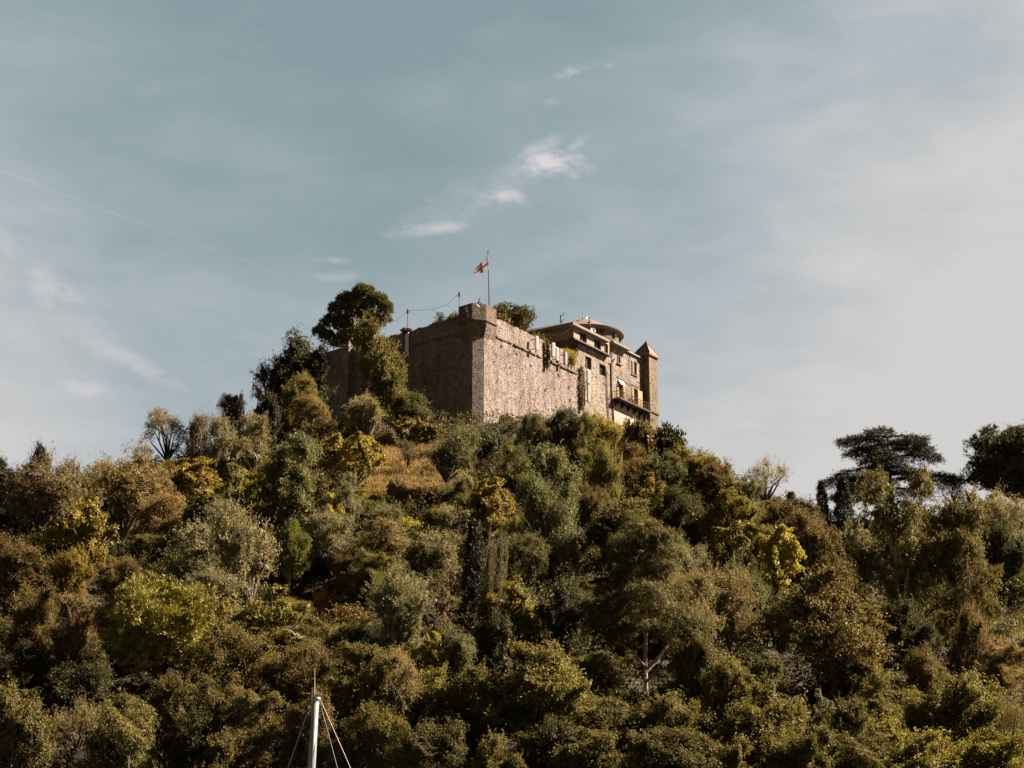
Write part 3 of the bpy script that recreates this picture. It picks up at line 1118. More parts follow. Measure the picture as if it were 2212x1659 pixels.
# ------ telecom panels
GA = 'white antenna panels on the castle'
pan = [(1159.5, 727, 756, .9, .5, 'white antenna panel on the sunlit rampart, nearest the corner turret'),
       (1195, 741, 771, 1.0, .55, 'wide white antenna panel on the sunlit rampart, beside a narrower one'),
       (1203.5, 751.5, 779, .8, .42, 'narrow white antenna panel close beside the wide one on the rampart'),
       (1221, 761.5, 788, .8, .40, 'slim round white antenna in front of the yellow plant on the rampart'),
       (1271, 800, 829, .55, .52, 'grey and white antenna box on the house wall below the dark window'),
       (1271.5, 828, 868, .5, .46, 'tall white antenna panel on the house wall, lowest of all')]
for i, (px, y0, y1, o, wd, lab) in enumerate(pan):
    u, z1 = on_right(px, y0, o)
    _, z0 = on_right(px, y1, o)
    r = root('antenna_panel', PR(u, o, z0), lab, 'antenna', GA)
    mb = MB()
    c = PR(u, o, (z0 + z1) / 2)
    n = 10
    pr = []
    for k in range(n):
        a = 2 * PI * k / n
        pr.append((max(-1, min(1, 1.35 * math.cos(a))) * wd / 2 * 1.15, max(-1, min(1, 1.3 * math.sin(a))) * wd * (.5 if i == 3 else .26)))
    ux = Vector((.75, .66, 0)) * 1.05; uy = Vector((-.66, .75, 0))
    base = PR(u, o, 0)
    ring = lambda s, z: [base + ux * (a * s) + uy * (b_ * s) + Vector((0, 0, z)) for a, b_ in pr]
    mb.loft([ring(.9, z0), ring(1, z0 + .04), ring(1, z1 - .04), ring(.9, z1)])
    part(mb, 'radome', M_WHITE, r)
    mb = MB()
    mb.tube([PR(u, o - .18, z0 - .25), PR(u, o - .18, z1 + .1)], .045, 6)
    for z in (z0 + .25, z1 - .3): mb.tube([PR(u, o - .18, z), PR(u - .05, -.05, z)], .05, 5)
    part(mb, 'mount', M_DARKMETAL, r)
v, z1 = on_left(879.5, 718, .35)
_, z0 = on_left(882, 761, .35)
r = root('antenna_panel', PL(v, .35, z0), 'long white antenna panel on the shaded wall under a tuft of red plant', 'antenna', GA)
mb = MB()
fbox(mb, PL, v - .26, v + .26, .22, .42, z0, z1)
part(mb, 'radome', M_WHITE_LIFTED, r)
for za, zc_ in ((z0 - .5, z0 + .4), (z1 - .5, z1 - .2)):
    mb = MB()
    fbox(mb, PL, v - .05, v + .05, -.05, .21, za, zc_)
    part(mb, 'mount', M_DARKMETAL, r)

# ------ flagstaff and flag
py_ = PR(3.25, -1.5, 0)
yp = py_.y
bt, tp_ = at_y(1057, 664, yp), at_y(1054.4, 546, yp)
bz = Vector((bt.x + (bt.x - tp_.x) * .3, yp, 94.0))
fp = root('flagpole', bz, 'tall thin dark flagstaff rising from the castle corner', 'flagpole')
mb = MB()
mb.tube([bz, bt, tp_], [.11, .10, .05], 8)
part(mb, 'pole', M_DARKMETAL, fp)
mb = MB()
mb.tube([tp_, tp_ + Vector((0, 0, .12)), tp_ + Vector((0, 0, .16)), tp_ + Vector((0, 0, .22))], [.05, .05, .11, .11], 8)
mb.tube([tp_ + Vector((0, 0, -.12)), tp_ + Vector((-.13, 0, -.1)), tp_ + Vector((-.15, 0, .03))], .03, 5)
part(mb, 'cap', M_DARKMETAL, fp)
q = [at_y(1054.6, 553.5, yp), at_y(1055.4, 583, yp), at_y(1022.6, 586, yp - 1.3), at_y(1026.4, 596.5, yp - 1.4)]
nu, nv = 36, 24
mb = MB()
for j in range(nv + 1):
    for i in range(nu + 1):
        s, t = i / nu, j / nv
        p = q[0].lerp(q[2], s).lerp(q[1].lerp(q[3], s), t)
        sag = math.sin(PI * s) * (.10 - .12 * t)
        wv = math.sin(s * 9 + t * 2.2) * .10 * s ** .6
        p = p + Vector((0, wv - .05, sag + .03 * math.sin(s * 12 + t) * t))
        mb.v.append(tuple(p))
for j in range(nv):
    for i in range(nu):
        a = j * (nu + 1) + i
        mb.f.append((a, a + nu + 1, a + nu + 2, a + 1))
        s, t = (i + .5) / nu, (j + .5) / nv
        mb.m.append(1 if (.41 < s < .585 or .40 < t < .62) else 0)
g = Vector((q[0].x, yp, q[1].z))
mb.v = [(x - g.x, y - g.y, z - g.z) for x, y, z in mb.v]
fl = mb.build('flag', [M_FLAGW, M_FLAGR], None, True)
fl.location = g
tag(fl, 'white flag with a red cross flying from the flagstaff', 'flag')
md = fl.modifiers.new('thickness', 'SOLIDIFY')
md.thickness = .012

# ------ light posts and the string of lights
GP = 'posts for the string lights on the shaded wall'
posts = []
for (px, yt, yb, lab) in ((881, 668, 714, 'thin dark post on the shaded wall, above the long white panel'), (992, 631, 684, 'thin dark post beside the corner turret, carrying string lights')):
    v, z = on_left(px, yt, -.4)
    _, zb = on_left(px + .5, yb, -.4)
    zb = min(zb, 94.6) - .6
    r = root('light_post', PL(v, -.4, zb), lab, 'post', GP)
    mb = MB()
    mb.tube([PL(v, -.4, zb), PL(v, -.4, z)], [.065, .045], 6)
    part(mb, 'pole', M_DARKMETAL, r)
    mb = MB()
    mb.loft([[PL(v, -.4, zz) + Vector((rr * math.cos(k * PI / 4), rr * math.sin(k * PI / 4), 0)) for k in range(8)] for rr, zz in ((.05, z - .75), (.13, z - .6), (.14, z - .2), (.07, z), (.02, z + .12))])
    part(mb, 'lamp_head', M_DARKMETAL, r)
    posts.append(PL(v, -.4, z - .15))


def wire_pts(pix, ya, yb):
    return [at_y(x, y, ya + (yb - ya) * k / (len(pix) - 1)) for k, (x, y) in enumerate(pix)]


def spline(p, n=5):
    out = []
    for i in range(len(p) - 1):
        a, b_, c, d = p[max(i - 1, 0)], p[i], p[i + 1], p[min(i + 2, len(p) - 1)]
        for k in range(n):
            t = k / n
            out.append(.5 * ((2 * b_) + (c - a) * t + (2 * a - 5 * b_ + 4 * c - d) * t * t + (3 * b_ - a - 3 * c + d) * t ** 3))
    out.append(p[-1])
    return out


y1, y2 = posts[0].y, posts[1].y
Z = lambda x, y: (822.9 + .124 * x, 625.4 + .124 * y)
runs = [([Z(1350, 80), Z(1240, 180), Z(1145, 262)], y2, y2 + 2, 'taut dark string of lights dropping from the post by the turret'),
        ([Z(1145, 264), Z(1030, 300), Z(900, 342), Z(700, 358), Z(485, 362)], y2 + 2, y1, 'sagging dark string of lights between the two posts'),
        ([Z(1375, 65), Z(1510, 160), Z(1650, 240), Z(1690, 262)], y2, y2 + 2, 'faint string of lights between a post and the sitting person'),
        ([Z(1150, 270), Z(1275, 360), Z(1320, 395)], y2 + 2, y2 + 5, 'short branch of lights running down behind the wall shrub'),
        ([Z(900, 348), Z(1000, 430), Z(1070, 485)], y1 - 2, y1 + 2, 'short branch of lights running down right of the spiky plant'),
        ([Z(495, 370), Z(640, 490), Z(790, 600)], y1, y1 + 3, 'string of lights falling from the panel post to the wall top'),
        ([Z(450, 385), Z(370, 450), Z(265, 530), Z(110, 555), Z(-20, 570)], y1, y1 + 6, 'string of lights from the panel post towards the umbrella pine'),
        ([Z(265, 532), Z(370, 612), Z(430, 655)], y1 + 3, y1 + 4, 'short branch of lights hanging left of the panel post')]
for pix, ya, yb, lab in runs:
    sp = spline(wire_pts(pix, ya, yb), 6)
    r = root('string_lights', sp[-1], lab, 'string lights', 'strings of lights over the castle terrace')
    mb = MB()
    mb.tube(sp, .018, 4)
    part(mb, 'wire', M_DARKMETAL, r)
    L_ = sum((sp[i + 1] - sp[i]).length for i in range(len(sp) - 1))
    nb = max(2, int(L_ / .75))
    for k in range(nb):
        t = (k + .5) / nb * (len(sp) - 1)
        i = int(t)
        c = sp[i].lerp(sp[min(i + 1, len(sp) - 1)], t - i)
        bb = MB()
        bb.ball(c - Vector((0, 0, .05)), .05, 6, 4)
        part(bb, 'bulb', M_DARKMETAL, r)
# garland of pale bulbs under the house eave
gpix = [(1235.5, 702), (1229, 711), (1221, 717), (1213, 721.5), (1203, 723.5), (1194, 722)]
yg = PR(21.5, .5, 0).y
sp = spline(wire_pts(gpix, PR(20.8, 1.0, 0).y, PR(20.5, -4, 0).y), 5)
r = root('string_lights', sp[-1], 'garland of pale bulbs hanging from the corner of the house eave', 'string lights', 'strings of lights over the castle terrace')
mb = MB()
mb.tube(sp, .03, 5)
part(mb, 'wire', M_CONC, r)
for k in range(1, len(sp), 3):
    bb = MB()
    bb.ball(sp[k] - Vector((0, 0, .06)), .09, 6, 4)
    part(bb, 'bulb', M_BULB, r)

# ------ roof clutter
u, z0 = on_right(1211.5, 702, -5)
_, z1 = on_right(1211.5, 682, -5)
r = root('roof_lamp_stand', PR(u, -5, 99.6), 'dark curved bracket post standing on the flat roof edge', 'lamp bracket')
pts = lambda L: [at_y(x, y, PR(u, -5, 0).y) for x, y in L]
mb = MB()
P0 = at_y(1211.5, 696, PR(u, -5, 0).y)
mb.tube([Vector((P0.x, P0.y, 99.6))] + pts([(1212, 698), (1211, 694.5), (1211, 682)]), [.04, .05, .11, .11], 6)
part(mb, 'post', M_DARKMETAL, r)
mb = MB()
mb.tube(spline(pts([(1211, 681.5), (1213, 680.5), (1216, 681), (1217.5, 678), (1219.5, 676)]), 4), [.045] * 16 + [.12], 6)
part(mb, 'arm', M_DARKMETAL, r)
mb = MB()
mb.tube(spline(pts([(1212, 698), (1214, 696), (1216, 692), (1217.5, 690.5)]), 4), [.045] * 12 + [.16], 6)
part(mb, 'arm', M_DARKMETAL, r)


def dish(px, py, o, rad, lab, mt):
    u, z = on_right(px, py, o)
    c = PR(u, o, z)
    r = root('satellite_dish', c - Vector((0, 0, rad * 1.6)), lab, 'satellite dish', 'dishes on the castle roofs')
    ax = (Vector((.45, -.85, .35))).normalized()
    a = ax.cross(Vector((0, 0, 1))).normalized()
    b_ = ax.cross(a)
    mb = MB()
    rings = []
    for q in range(5):
        rr = rad * q / 4 + .005
        rings.append([c + ax * (.35 * rr * rr / rad) + (a * math.cos(2 * PI * k / 18) + b_ * math.sin(2 * PI * k / 18)) * rr for k in range(18)])
    mb.loft(rings, cap=False)
    d_ = part(mb, 'reflector', mt, r, True)
    d_.modifiers.new('thickness', 'SOLIDIFY').thickness = .02
    mb = MB()
    mb.tube([c - ax * .03, c - ax * .12, c - Vector((0, 0, rad * 1.6)) - ax * .12], .03, 5)
    mb.tube([c - b_ * rad * .8, c + ax * rad * 1.1], .014, 4)
    part(mb, 'mount', M_DARKMETAL, r)


dish(1245, 695, -1.5, .32, 'small grey satellite dish on the flat roof beside the cone', M_CONC)
dish(1280, 714.5, -.4, .42, 'round pale satellite dish at the eave under the conical roof', M_WHITE)
dish(1269.5, 687.5, -5.5, .34, 'pale satellite dish at the tip of the conical roof', M_WHITE)
yw = PR(33.5, -5, 0).y
w0, w1, w2 = at_y(1259.3, 699, yw), at_y(1258.8, 685.5, yw), at_y(1257, 664, yw)
r = root('whip_antenna', w0, 'very thin whip antenna rising beside the cone tip', 'antenna')
mb = MB()
mb.tube([w0, w1], .035, 5)
mb.tube([w1 - Vector((0, 0, .25)), w1, w1 + Vector((0, 0, .2))], [.07, .09, .02], 6)
part(mb, 'base', M_DARKMETAL, r)
mb = MB()
mb.tube([w1, w2], .012, 4)
part(mb, 'whip', M_DARKMETAL, r)
ym = PR(29.3, -.9, 0).y
m0, m1 = at_y(1275.3, 716, ym), at_y(1274, 685, ym)
r = root('tv_mast', m0, 'dark television mast with short cross arms in front of the cone', 'antenna mast')
mb = MB()
mb.tube([m0, m1], .05, 6)
part(mb, 'pole', M_DARKMETAL, r)
mb = MB()
for z, l in ((.55, .28), (.72, .2)):
    c = m1 - Vector((0, 0, z))
    mb.tube([c + Vector((-l, -.1, .03)), c + Vector((l * .5, .1, -.02))], .03, 5)
mb.box(m1 - Vector((.2, 0, .85)), (.4, .12, .16))
part(mb, 'cross_arm', M_DARKMETAL, r)
# gull on the cone tip
yg = PR(35.6, -6, 0).y
c = at_y(1264.5, 688.6, yg)
mb = MB()
mb.loft([[c + Vector((x, 0, z)) + Vector((0, rr * math.cos(k * PI / 4), rr * .8 * math.sin(k * PI / 4))) for k in range(8)] for x, z, rr in ((-.42, -.10, .01), (-.2, -.04, .07), (0, 0, .115), (.14, .05, .10), (.2, .11, .055), (.25, .16, .065), (.30, .165, .05), (.34, .15, .02), (.41, .14, .006))])
mb.tube([c + Vector((0, .03, -.1)), c + Vector((0, .03, -.25))], .012, 4)
mb.tube([c + Vector((.02, -.03, -.1)), c + Vector((.02, -.03, -.25))], .012, 4)
g = c - Vector((0, 0, .25))
mb.v = [(x - g.x, y - g.y, z - g.z) for x, y, z in mb.v]
gull = mb.build('gull', M_GULL, None, True)
gull.location = g
tag(gull, 'dark grey gull perched on the tip of the conical roof', 'bird')


# ------ person resting on the corner parapet
def skinned(name, joints, bones, radii, mat, parent=None, lv=2):
    me = bpy.data.meshes.new(name)
    me.from_pydata(joints, bones, [])
    me.materials.append(mat)
    o = link(name, me, parent)
    sk = o.modifiers.new('skin', 'SKIN')
    sk.use_smooth_shade = True
    for i, v_ in enumerate(me.skin_vertices[0].data):
        v_.radius = (radii[i], radii[i])
        v_.use_root = (i == 0)
    sd_ = o.modifiers.new('sub', 'SUBSURF')
    sd_.levels = sd_.render_levels = lv
    return o


u, _ = on_right(1035, 655, -.55)
pb = PR(u, -.62, 95.25)
J = [(0, 0, .92), (0, .02, 1.12), (.02, 0, 1.32), (.08, -.02, 1.44), (.11, -.04, 1.50), (.14, -.06, 1.56), (.17, -.08, 1.64),
     (.02, -.19, 1.38), (.16, -.30, 1.14), (.36, -.2, 1.04), (.45, -.14, 1.02),
     (.06, .19, 1.38), (.2, .28, 1.14), (.40, .16, 1.04), (.48, .12, 1.02),
     (.02, -.1, .86), (.05, -.12, .48), (.0, -.12, .08), (.16, -.14, .03),
     (.02, .1, .86), (.06, .12, .48), (.03, .12, .08), (.19, .14, .03)]
Bn = [(0, 1), (1, 2), (2, 3), (3, 4), (4, 5), (5, 6), (2, 7), (7, 8), (8, 9), (9, 10), (2, 11), (11, 12), (12, 13), (13, 14), (0, 15), (15, 16), (16, 17), (17, 18), (0, 19), (19, 20), (20, 21), (21, 22)]
Rd = [.15, .145, .16, .07, .06, .10, .085, .075, .055, .042, .035, .075, .055, .042, .035, .095, .065, .045, .04, .095, .065, .045, .04]
person = skinned('person', J, Bn, Rd, M_SKIN)
person.location = pb
person.rotation_euler = (0, 0, R_(-15))
tag(person, 'person in dark clothes leaning on the corner parapet below the flag', 'person')
shirt = skinned('shirt', J[:3] + [J[7], J[8], J[11], J[12]], [(0, 1), (1, 2), (2, 3), (3, 4), (2, 5), (5, 6)], [.17, .165, .18, .095, .07, .095, .07], M_CLOTH_D, person)
trs = skinned('trousers', [J[0], J[15], J[16], J[17], J[19], J[20], J[21]], [(0, 1), (1, 2), (2, 3), (0, 4), (4, 5), (5, 6)], [.165, .11, .08, .065, .11, .08, .065], M_CLOTH_D, person)
hb = MB()
hb.ball((.135, -.065, 1.64), .115, 12, 8, 0, (1, .92, .95))
hb.build('hair', M_HAIR, person, True)
# pale cloths hung on the parapet
cl = root('white_cloth', PL(1.15, .45, 94.5), 'ragged white cloths dangling down the dark side of the corner turret', 'cloth')
mb = MB()
for px, py, w_, h_ in ((1007.5, 663, .26, .22), (1008.5, 669.5, .2, .2), (1010.5, 672, .16, .12), (1011.5, 677, .12, .32)):
    v, z = on_left(px, py, .47)
    mb.add([PL(v - w_, .47, z), PL(v + w_ * .8, .46, z - h_ * .4), PL(v + w_ * .6, .49, z - h_ * 1.7), PL(v - w_ * .5, .47, z - h_ * 1.5)], [(3, 2, 1, 0)])
cm = part(mb, 'cloth', M_CLOTH_W, cl)
cm.modifiers.new('thickness', 'SOLIDIFY').thickness = .02
c2 = at_y(1031, 661, pb.y - 1.0)
bg = root('bag', c2 - Vector((0, 0, .12)), 'small white bag on the parapet edge beside the person', 'bag')
mb = MB()
mb.loft([[c2 + Vector((rx * math.cos(k * PI / 5), ry * math.sin(k * PI / 5), z - .1 * math.cos(k * PI / 5) * .5)) for k in range(10)] for rx, ry, z in ((.16, .08, -.12), (.26, .13, -.08), (.27, .13, .05), (.15, .08, .14), (.06, .03, .17))])
part(mb, 'body', M_CLOTH_W, bg, True)
mb = MB()
mb.tube(spline([c2 + Vector((-.06, 0, .16)), c2 + Vector((-.04, 0, .26)), c2 + Vector((.04, 0, .26)), c2 + Vector((.06, 0, .16))], 4), .012, 4)
part(mb, 'strap', M_CLOTH_W, bg)

# ------------------------------------------------------------------ yacht in the harbour, only its mast in the picture
YB = 118.0
zq = lambda x, y: (603.5 + .1336 * x, 1437.3 + .1336 * y)
mt, mbm = at_y(682.6, 1511, YB), at_y(673.2, 1659, YB)


def down(a, b_, z):
    t = (a.z - z) / (a.z - b_.z)
    return a + (b_ - a) * t


foot = down(mt, mbm, 1.3)
yr = root('sailing_yacht', Vector((foot.x, YB, 0)), 'sailing yacht of which only the pale mast and its stays show', 'yacht')
mb = MB()
n = 20
rx, ry = .205, .26
ringm = lambda c, s: [c + Vector((rx * s * math.cos(2 * PI * k / n), ry * s * math.sin(2 * PI * k / n), 0)) for k in range(n)]
mb.loft([ringm(foot, 1.12), ringm(mbm, 1.05), ringm(mt, .92)])
mast = part(mb, 'mast', M_MAST, yr, True)
mb = MB()
a_, b_ = at_y(672.3, 1513, YB), at_y(692.8, 1509, YB)
mb.loft([ringm(mt + Vector((0, 0, -.12)), .95), ringm(mt + Vector((0.02, 0, 0)), 1.25), ringm(mt + Vector((.02, 0, .09)), 1.3), ringm(mt + Vector((.02, 0, .1)), .3)])
part(mb, 'mast_cap', M_MAST, mast, True)
mb = MB()
w0, w1 = at_y(*zq(565, 535), YB), at_y(*zq(573, 45), YB)
wm = at_y(*zq(566, 450), YB)
mb.tube([w0, wm, w1], [.03, .04, .018], 6)
part(mb, 'whip', M_STAY, mast)
mb = MB()
mb.tube([at_y(*zq(430, 455), YB), at_y(*zq(685, 468), YB)], .024, 6)
mb.tube([at_y(*zq(650, 535), YB), at_y(*zq(650, 470), YB)], .015, 5)
mb.ball(at_y(*zq(617, 518), YB), .07, 8, 5, 0, (1, 1, 1.2))
part(mb, 'wind_vane', M_STAY, mast)
for (p, q_, rad, dy) in (((490, 670), (135, 1659), .042, -3), ((520, 580), (446, 1659), .026, -.3), ((655, 590), (940, 1659), .026, .4), ((670, 570), (1150, 1659), .034, 3)):
    a_, b_ = at_y(*zq(*p), YB + (1.2 if dy == -3 else 0)), at_y(*zq(*q_), YB + (3.0 if dy == -3 else 0))
    e_ = down(a_, b_, 1.2)
    mb = MB()
    mb.tube([a_, b_, e_], rad * .42, 6)
    part(mb, 'stay', M_STAY, yr)
mb = MB()
hx = []
for t in range(9):
    k = t / 8
    wdt = 2.1 * math.sin(PI * min(1, .12 + k * .62)) * (1 if k < .9 else .6)
    y = -7 + 15 * k
    hx.append([Vector((foot.x + 1.0, YB, 0)) + Vector(q_) for q_ in ((-wdt, y, 1.25), (-wdt * .8, y, .2), (0, y, -.4), (wdt * .8, y, .2), (wdt, y, 1.25))])
mb.loft(hx)
part(mb, 'hull', M_WHITE, yr)
# thin masthead at the bottom edge
p0, p1 = at_y(278.5, 1632, 112), at_y(277.8, 1659, 112)
e_ = down(p0, p1, .3)
pr_ = root('dinghy', Vector((e_.x, 112, 0)), 'small boat showing only a hair-thin white masthead at the bottom edge', 'boat')
mb = MB()
mb.tube([p0, p1, e_], [.025, .03, .04], 6)
part(mb, 'mast', M_WHITE, pr_)
mb = MB()
mb.loft([[Vector((e_.x, 112, 0)) + Vector((wq * s, y, z)) for s, z in ((-1, .5), (-.7, .0), (0, -.15), (.7, .0), (1, .5))] for wq, y in ((.05, -1.9), (.5, -1.2), (.72, 0), (.7, 1.2), (.6, 1.7))])
part(mb, 'hull', M_WHITE, pr_)
# ------------------------------------------------------------------ plants
def unit(a):
    return a / (np.linalg.norm(a, axis=-1, keepdims=True) + 1e-9)


def leaf_quads(c, ax, nrm, L, W):
    """diamond leaves: centre, long axis, rough normal, length, width"""
    ax = unit(ax)
    b = unit(np.cross(nrm, ax))
    L = np.asarray(L).reshape(-1, 1)
    W = np.asarray(W).reshape(-1, 1)
    return np.stack([c - ax * L * .5, c + b * W * .5 - ax * L * .06, c + ax * L * .5, c - b * W * .5 - ax * L * .06], axis=1)


def sph(g, n, up=0.25):
    d = g.normal(size=(n, 3))
    d = unit(d)
    d[:, 2] = d[:, 2] * .85 + up
    return unit(d)


def lobes_to_shoots(g, lobes, dens, up=.25, keep_in=.72, r0=.72):
    P, D = [], []
    for i, (c, r) in enumerate(lobes):
        c = np.array(c, float)
        r = np.array(r, float) * np.ones(3)
        n = max(12, int(dens * (r[0] * r[1] + r[0] * r[2] + r[1] * r[2]) / 3))
        d = sph(g, n, up)
        p = c + d * r * (r0 + (1.14 - r0) * g.random((n, 1)))
        ok = np.ones(n, bool)
        for j, (c2, r2) in enumerate(lobes):
            if j == i: continue
            q = (p - np.array(c2, float)) / (np.array(r2, float) * np.ones(3))
            ok &= (q ** 2).sum(1) > keep_in ** 2
        P.append(p[ok])
        D.append(d[ok])
    return np.concatenate(P), np.concatenate(D)


def shoots_to_leaves(g, P, D, per, length, L, W, upw=.4, rnd=.5, spread=.12, droop=0.0, nup=.7, along=.6):
    n = len(P)
    s = unit(D + np.array([0, 0, upw]) + g.normal(size=(n, 3)) * rnd)
    ln = length * (.6 + .8 * g.random((n, 1)))
    P2 = np.repeat(P, per, 0)
    S2 = np.repeat(s, per, 0)
    D2 = np.repeat(D, per, 0)
    t = g.random((n * per, 1))
    pos = P2 + S2 * t * np.repeat(ln, per, 0) + g.normal(size=(n * per, 3)) * spread
    pos[:, 2] -= droop * t[:, 0] ** 2
    ax = S2 * along + g.normal(size=(n * per, 3)) * .6 - np.array([0, 0, droop * .8])
    nr = unit(D2 * .6 + np.array([0, 0, nup]) + g.normal(size=(n * per, 3)) * .55)
    k = .7 + .6 * g.random(n * per)
    return leaf_quads(pos, ax, nr, L * k, W * k)


def ell_lobes(g, n, c, rad, r0, r1, flat=1.0, top=.0):
    out = []
    tries = 0
    while len(out) < n and tries < 2000:
        tries += 1
        d = g.normal(size=3)
        d /= np.linalg.norm(d)
        k = g.random() ** .4
        p = np.array(c) + d * np.array(rad) * k
        r = r0 + (r1 - r0) * g.random()
        r *= 1 - top * max(0, d[2]) * k
        if all(np.linalg.norm(p - q[0]) > .62 * (r + q[1][0]) * .8 for q in out):
            out.append((p, (r, r, r * flat)))
    return out


def crown_lobes(g, n, sub, c, rad, r0, r1, rs, flat=1.0):
    """a few boughs, each a cluster of smaller lobes, with air between them"""
    out = []
    lean = g.normal(size=2) * .22
    rad = np.array(rad) * g.uniform(.82, 1.2, 3)
    base = ell_lobes(g, n, c, rad, r0, r1, 1.0)
    for k in range(4):                      # boughs that stick out
        d = g.normal(size=3)
        d[2] = abs(d[2]) * 1.1
        d /= np.linalg.norm(d)
        s = r0 * g.uniform(.5, .85)
        base.append((np.array(c) + d * rad * g.uniform(1.05, 1.4), (s, s, s)))
    base = [(m + np.array([lean[0], lean[1], 0]) * (m[2] - c[2]), r) for m, r in base]
    for m, r in base:
        out.append((m, (r[0] * .72, r[0] * .72, r[0] * .72 * flat)))
        for k in range(sub):
            d = g.normal(size=3)
            d[2] = d[2] * .8 + .25
            d /= np.linalg.norm(d)
            s = r[0] * rs * (.65 + .7 * g.random())
            out.append((m + d * r[0] * (.62 + .3 * g.random()), (s, s, s * flat)))
    return out


def limbs(g, mb, base, fork, ends, r0, bend=.25, sides=6, mi=0):
    mb.tube([base, Vector(base).lerp(Vector(fork), .5) + Vector((g.normal() * .08, g.normal() * .08, 0)), fork], [r0 * 1.25, r0, r0 * .85], sides, mi)
    for e_ in ends:
        a, b_ = Vector(fork), Vector(e_)
        m = a.lerp(b_, .5) + Vector((g.normal() * bend, g.normal() * bend, abs(g.normal()) * bend))
        m2 = a.lerp(b_, .78) + Vector((g.normal() * bend, g.normal() * bend, g.normal() * bend * .5))
        mb.tube([a, m, m2, b_], [r0 * .6, r0 * .4, r0 * .26, r0 * .1], 5, mi)


PROTO = {}


def core(g, lobes, per=46):
    """oversized inner leaves added to block light and make each lobe opaque"""
    Q = []
    for c, r in lobes:
        r = np.array(r, float) * np.ones(3)
        d = unit(g.normal(size=(per, 3)))
        p = np.array(c, float) + d * r * (.62 * g.random((per, 1)) ** .5)
        s = r.mean() * .62
        Q.append(leaf_quads(p, g.normal(size=(per, 3)), g.normal(size=(per, 3)), np.full(per, s), np.full(per, s * .8)))
    return np.concatenate(Q)




def warp(V, seed):
    """push the leaves about in slow waves so that no lobe stays a ball"""
    c = V.mean(1)
    o = np.zeros_like(c)
    gw = np.random.default_rng(seed)
    for fr, am in ((1.1, .34), (2.3, .24), (4.6, .12)):
        for ax in range(3):
            k = gw.normal(size=3) * fr
            o[:, ax] += am * np.sin(c @ k + gw.uniform(0, 6.28)) * (.8 if ax == 2 else 1)
    return V + o[:, None, :]


def store(kind, V, tb_, norm=True):
    if kind in ('olive', 'broad', 'fine', 'bigleaf', 'euca', 'pine', 'stonepine', 'shrub'):
        V = warp(V * 1.0, len(V)) if kind != 'shrub' else V + (warp(V, len(V)) - V) * .5
    zmax = np.percentile(V[:, :, 2], 99.6)
    rad = np.percentile(np.hypot(V[:, 0, 0], V[:, 0, 1]), 97)
    cm = quad_mesh('crown', V, M_NEEDLE if kind in ('pine', 'cedar', 'cypress', 'stonepine') else M_LEAF)
    tm = tb_.mesh('trunk', M_BARK) if tb_ and tb_.v else None
    PROTO.setdefault(kind, []).append((cm, tm, 2 * rad, zmax))


def p_olive(seed, airy=False):
    g = np.random.default_rng(seed)
    lob = crown_lobes(g, 8 if not airy else 7, 4 if not airy else 2, (0, 0, 4.1), (1.75, 1.75, 2.3), .8, 1.25, .55) if not airy else crown_lobes(g, 7, 2, (0, 0, 4.6), (1.9, 1.9, 1.5), .6, .9, .6)
    P, D = lobes_to_shoots(g, lob, 56 if not airy else 60, .25, .7, .5)
    V = [shoots_to_leaves(g, P, D, 24 if not airy else 12, .8, .19, .06, .6, .4, .085, 0.05)]
    # wispy leading shoots
    k = g.choice(len(P), min(len(P), 170))
    V.append(shoots_to_leaves(g, P[k] + D[k] * .15, D[k], 16, 1.3, .18, .055, 1.1, .3, .05))
    mb = MB()
    limbs(g, mb, (0, 0, -2.2), (g.normal() * .3, g.normal() * .3, 1.3), [tuple(l[0]) for l in lob[::2]], .22, .3)
    if not airy: V.append(core(g, lob, 30))
    store('airy' if airy else 'olive', np.concatenate(V), mb)


def p_broad(seed, kind='broad', L=.17, W=.105, per=26, dens=56, n=9, sub=6, flat=.85):
    g = np.random.default_rng(seed)
    lob = crown_lobes(g, n, sub, (0, 0, 4.3), (2.2, 2.2, 2.9), .95, 1.5, .5, flat)
    P, D = lobes_to_shoots(g, lob, dens, .3, .72, .5)
    V = [shoots_to_leaves(g, P, D, per, .55, L, W, .35, .6, .13, .04)]
    k = g.choice(len(P), min(len(P), 260))
    V.append(shoots_to_leaves(g, P[k] + D[k] * .2, D[k], 16, 1.0, L, W, .6, .45, .08))
    V.append(core(g, lob))
    mb = MB()
    limbs(g, mb, (0, 0, -2.2), (g.normal() * .2, g.normal() * .2, 1.6), [tuple(l[0]) for l in lob[::3]], .24, .35)
    store(kind, np.concatenate(V), mb)


def p_bigleaf(seed):
    g = np.random.default_rng(seed)
    lob = crown_lobes(g, 8, 5, (0, 0, 3.9), (2.2, 2.2, 2.4), .85, 1.3, .5, .75)
    P, D = lobes_to_shoots(g, lob, 60, .45, .72, .6)
    # rosettes of broad leaves
    n = len(P)
    per = 9
    P2 = np.repeat(P, per, 0)
    D2 = np.repeat(unit(D + np.array([0, 0, .5])), per, 0)
    r = g.normal(size=(n * per, 3))
    r = unit(r - D2 * (r * D2).sum(1, keepdims=True))
    pos = P2 + r * .17 + D2 * g.random((n * per, 1)) * .25
    V = leaf_quads(pos, r + D2 * .25, D2 + g.normal(size=(n * per, 3)) * .45, .26 * (.7 + .6 * g.random(n * per)), .16 * (.7 + .6 * g.random(n * per)))
    V = np.concatenate([V, core(g, lob)])
    mb = MB()
    limbs(g, mb, (0, 0, -2.0), (g.normal() * .3, g.normal() * .3, 1.2), [tuple(l[0]) for l in lob[::3]], .2, .4)
    store('bigleaf', V, mb)


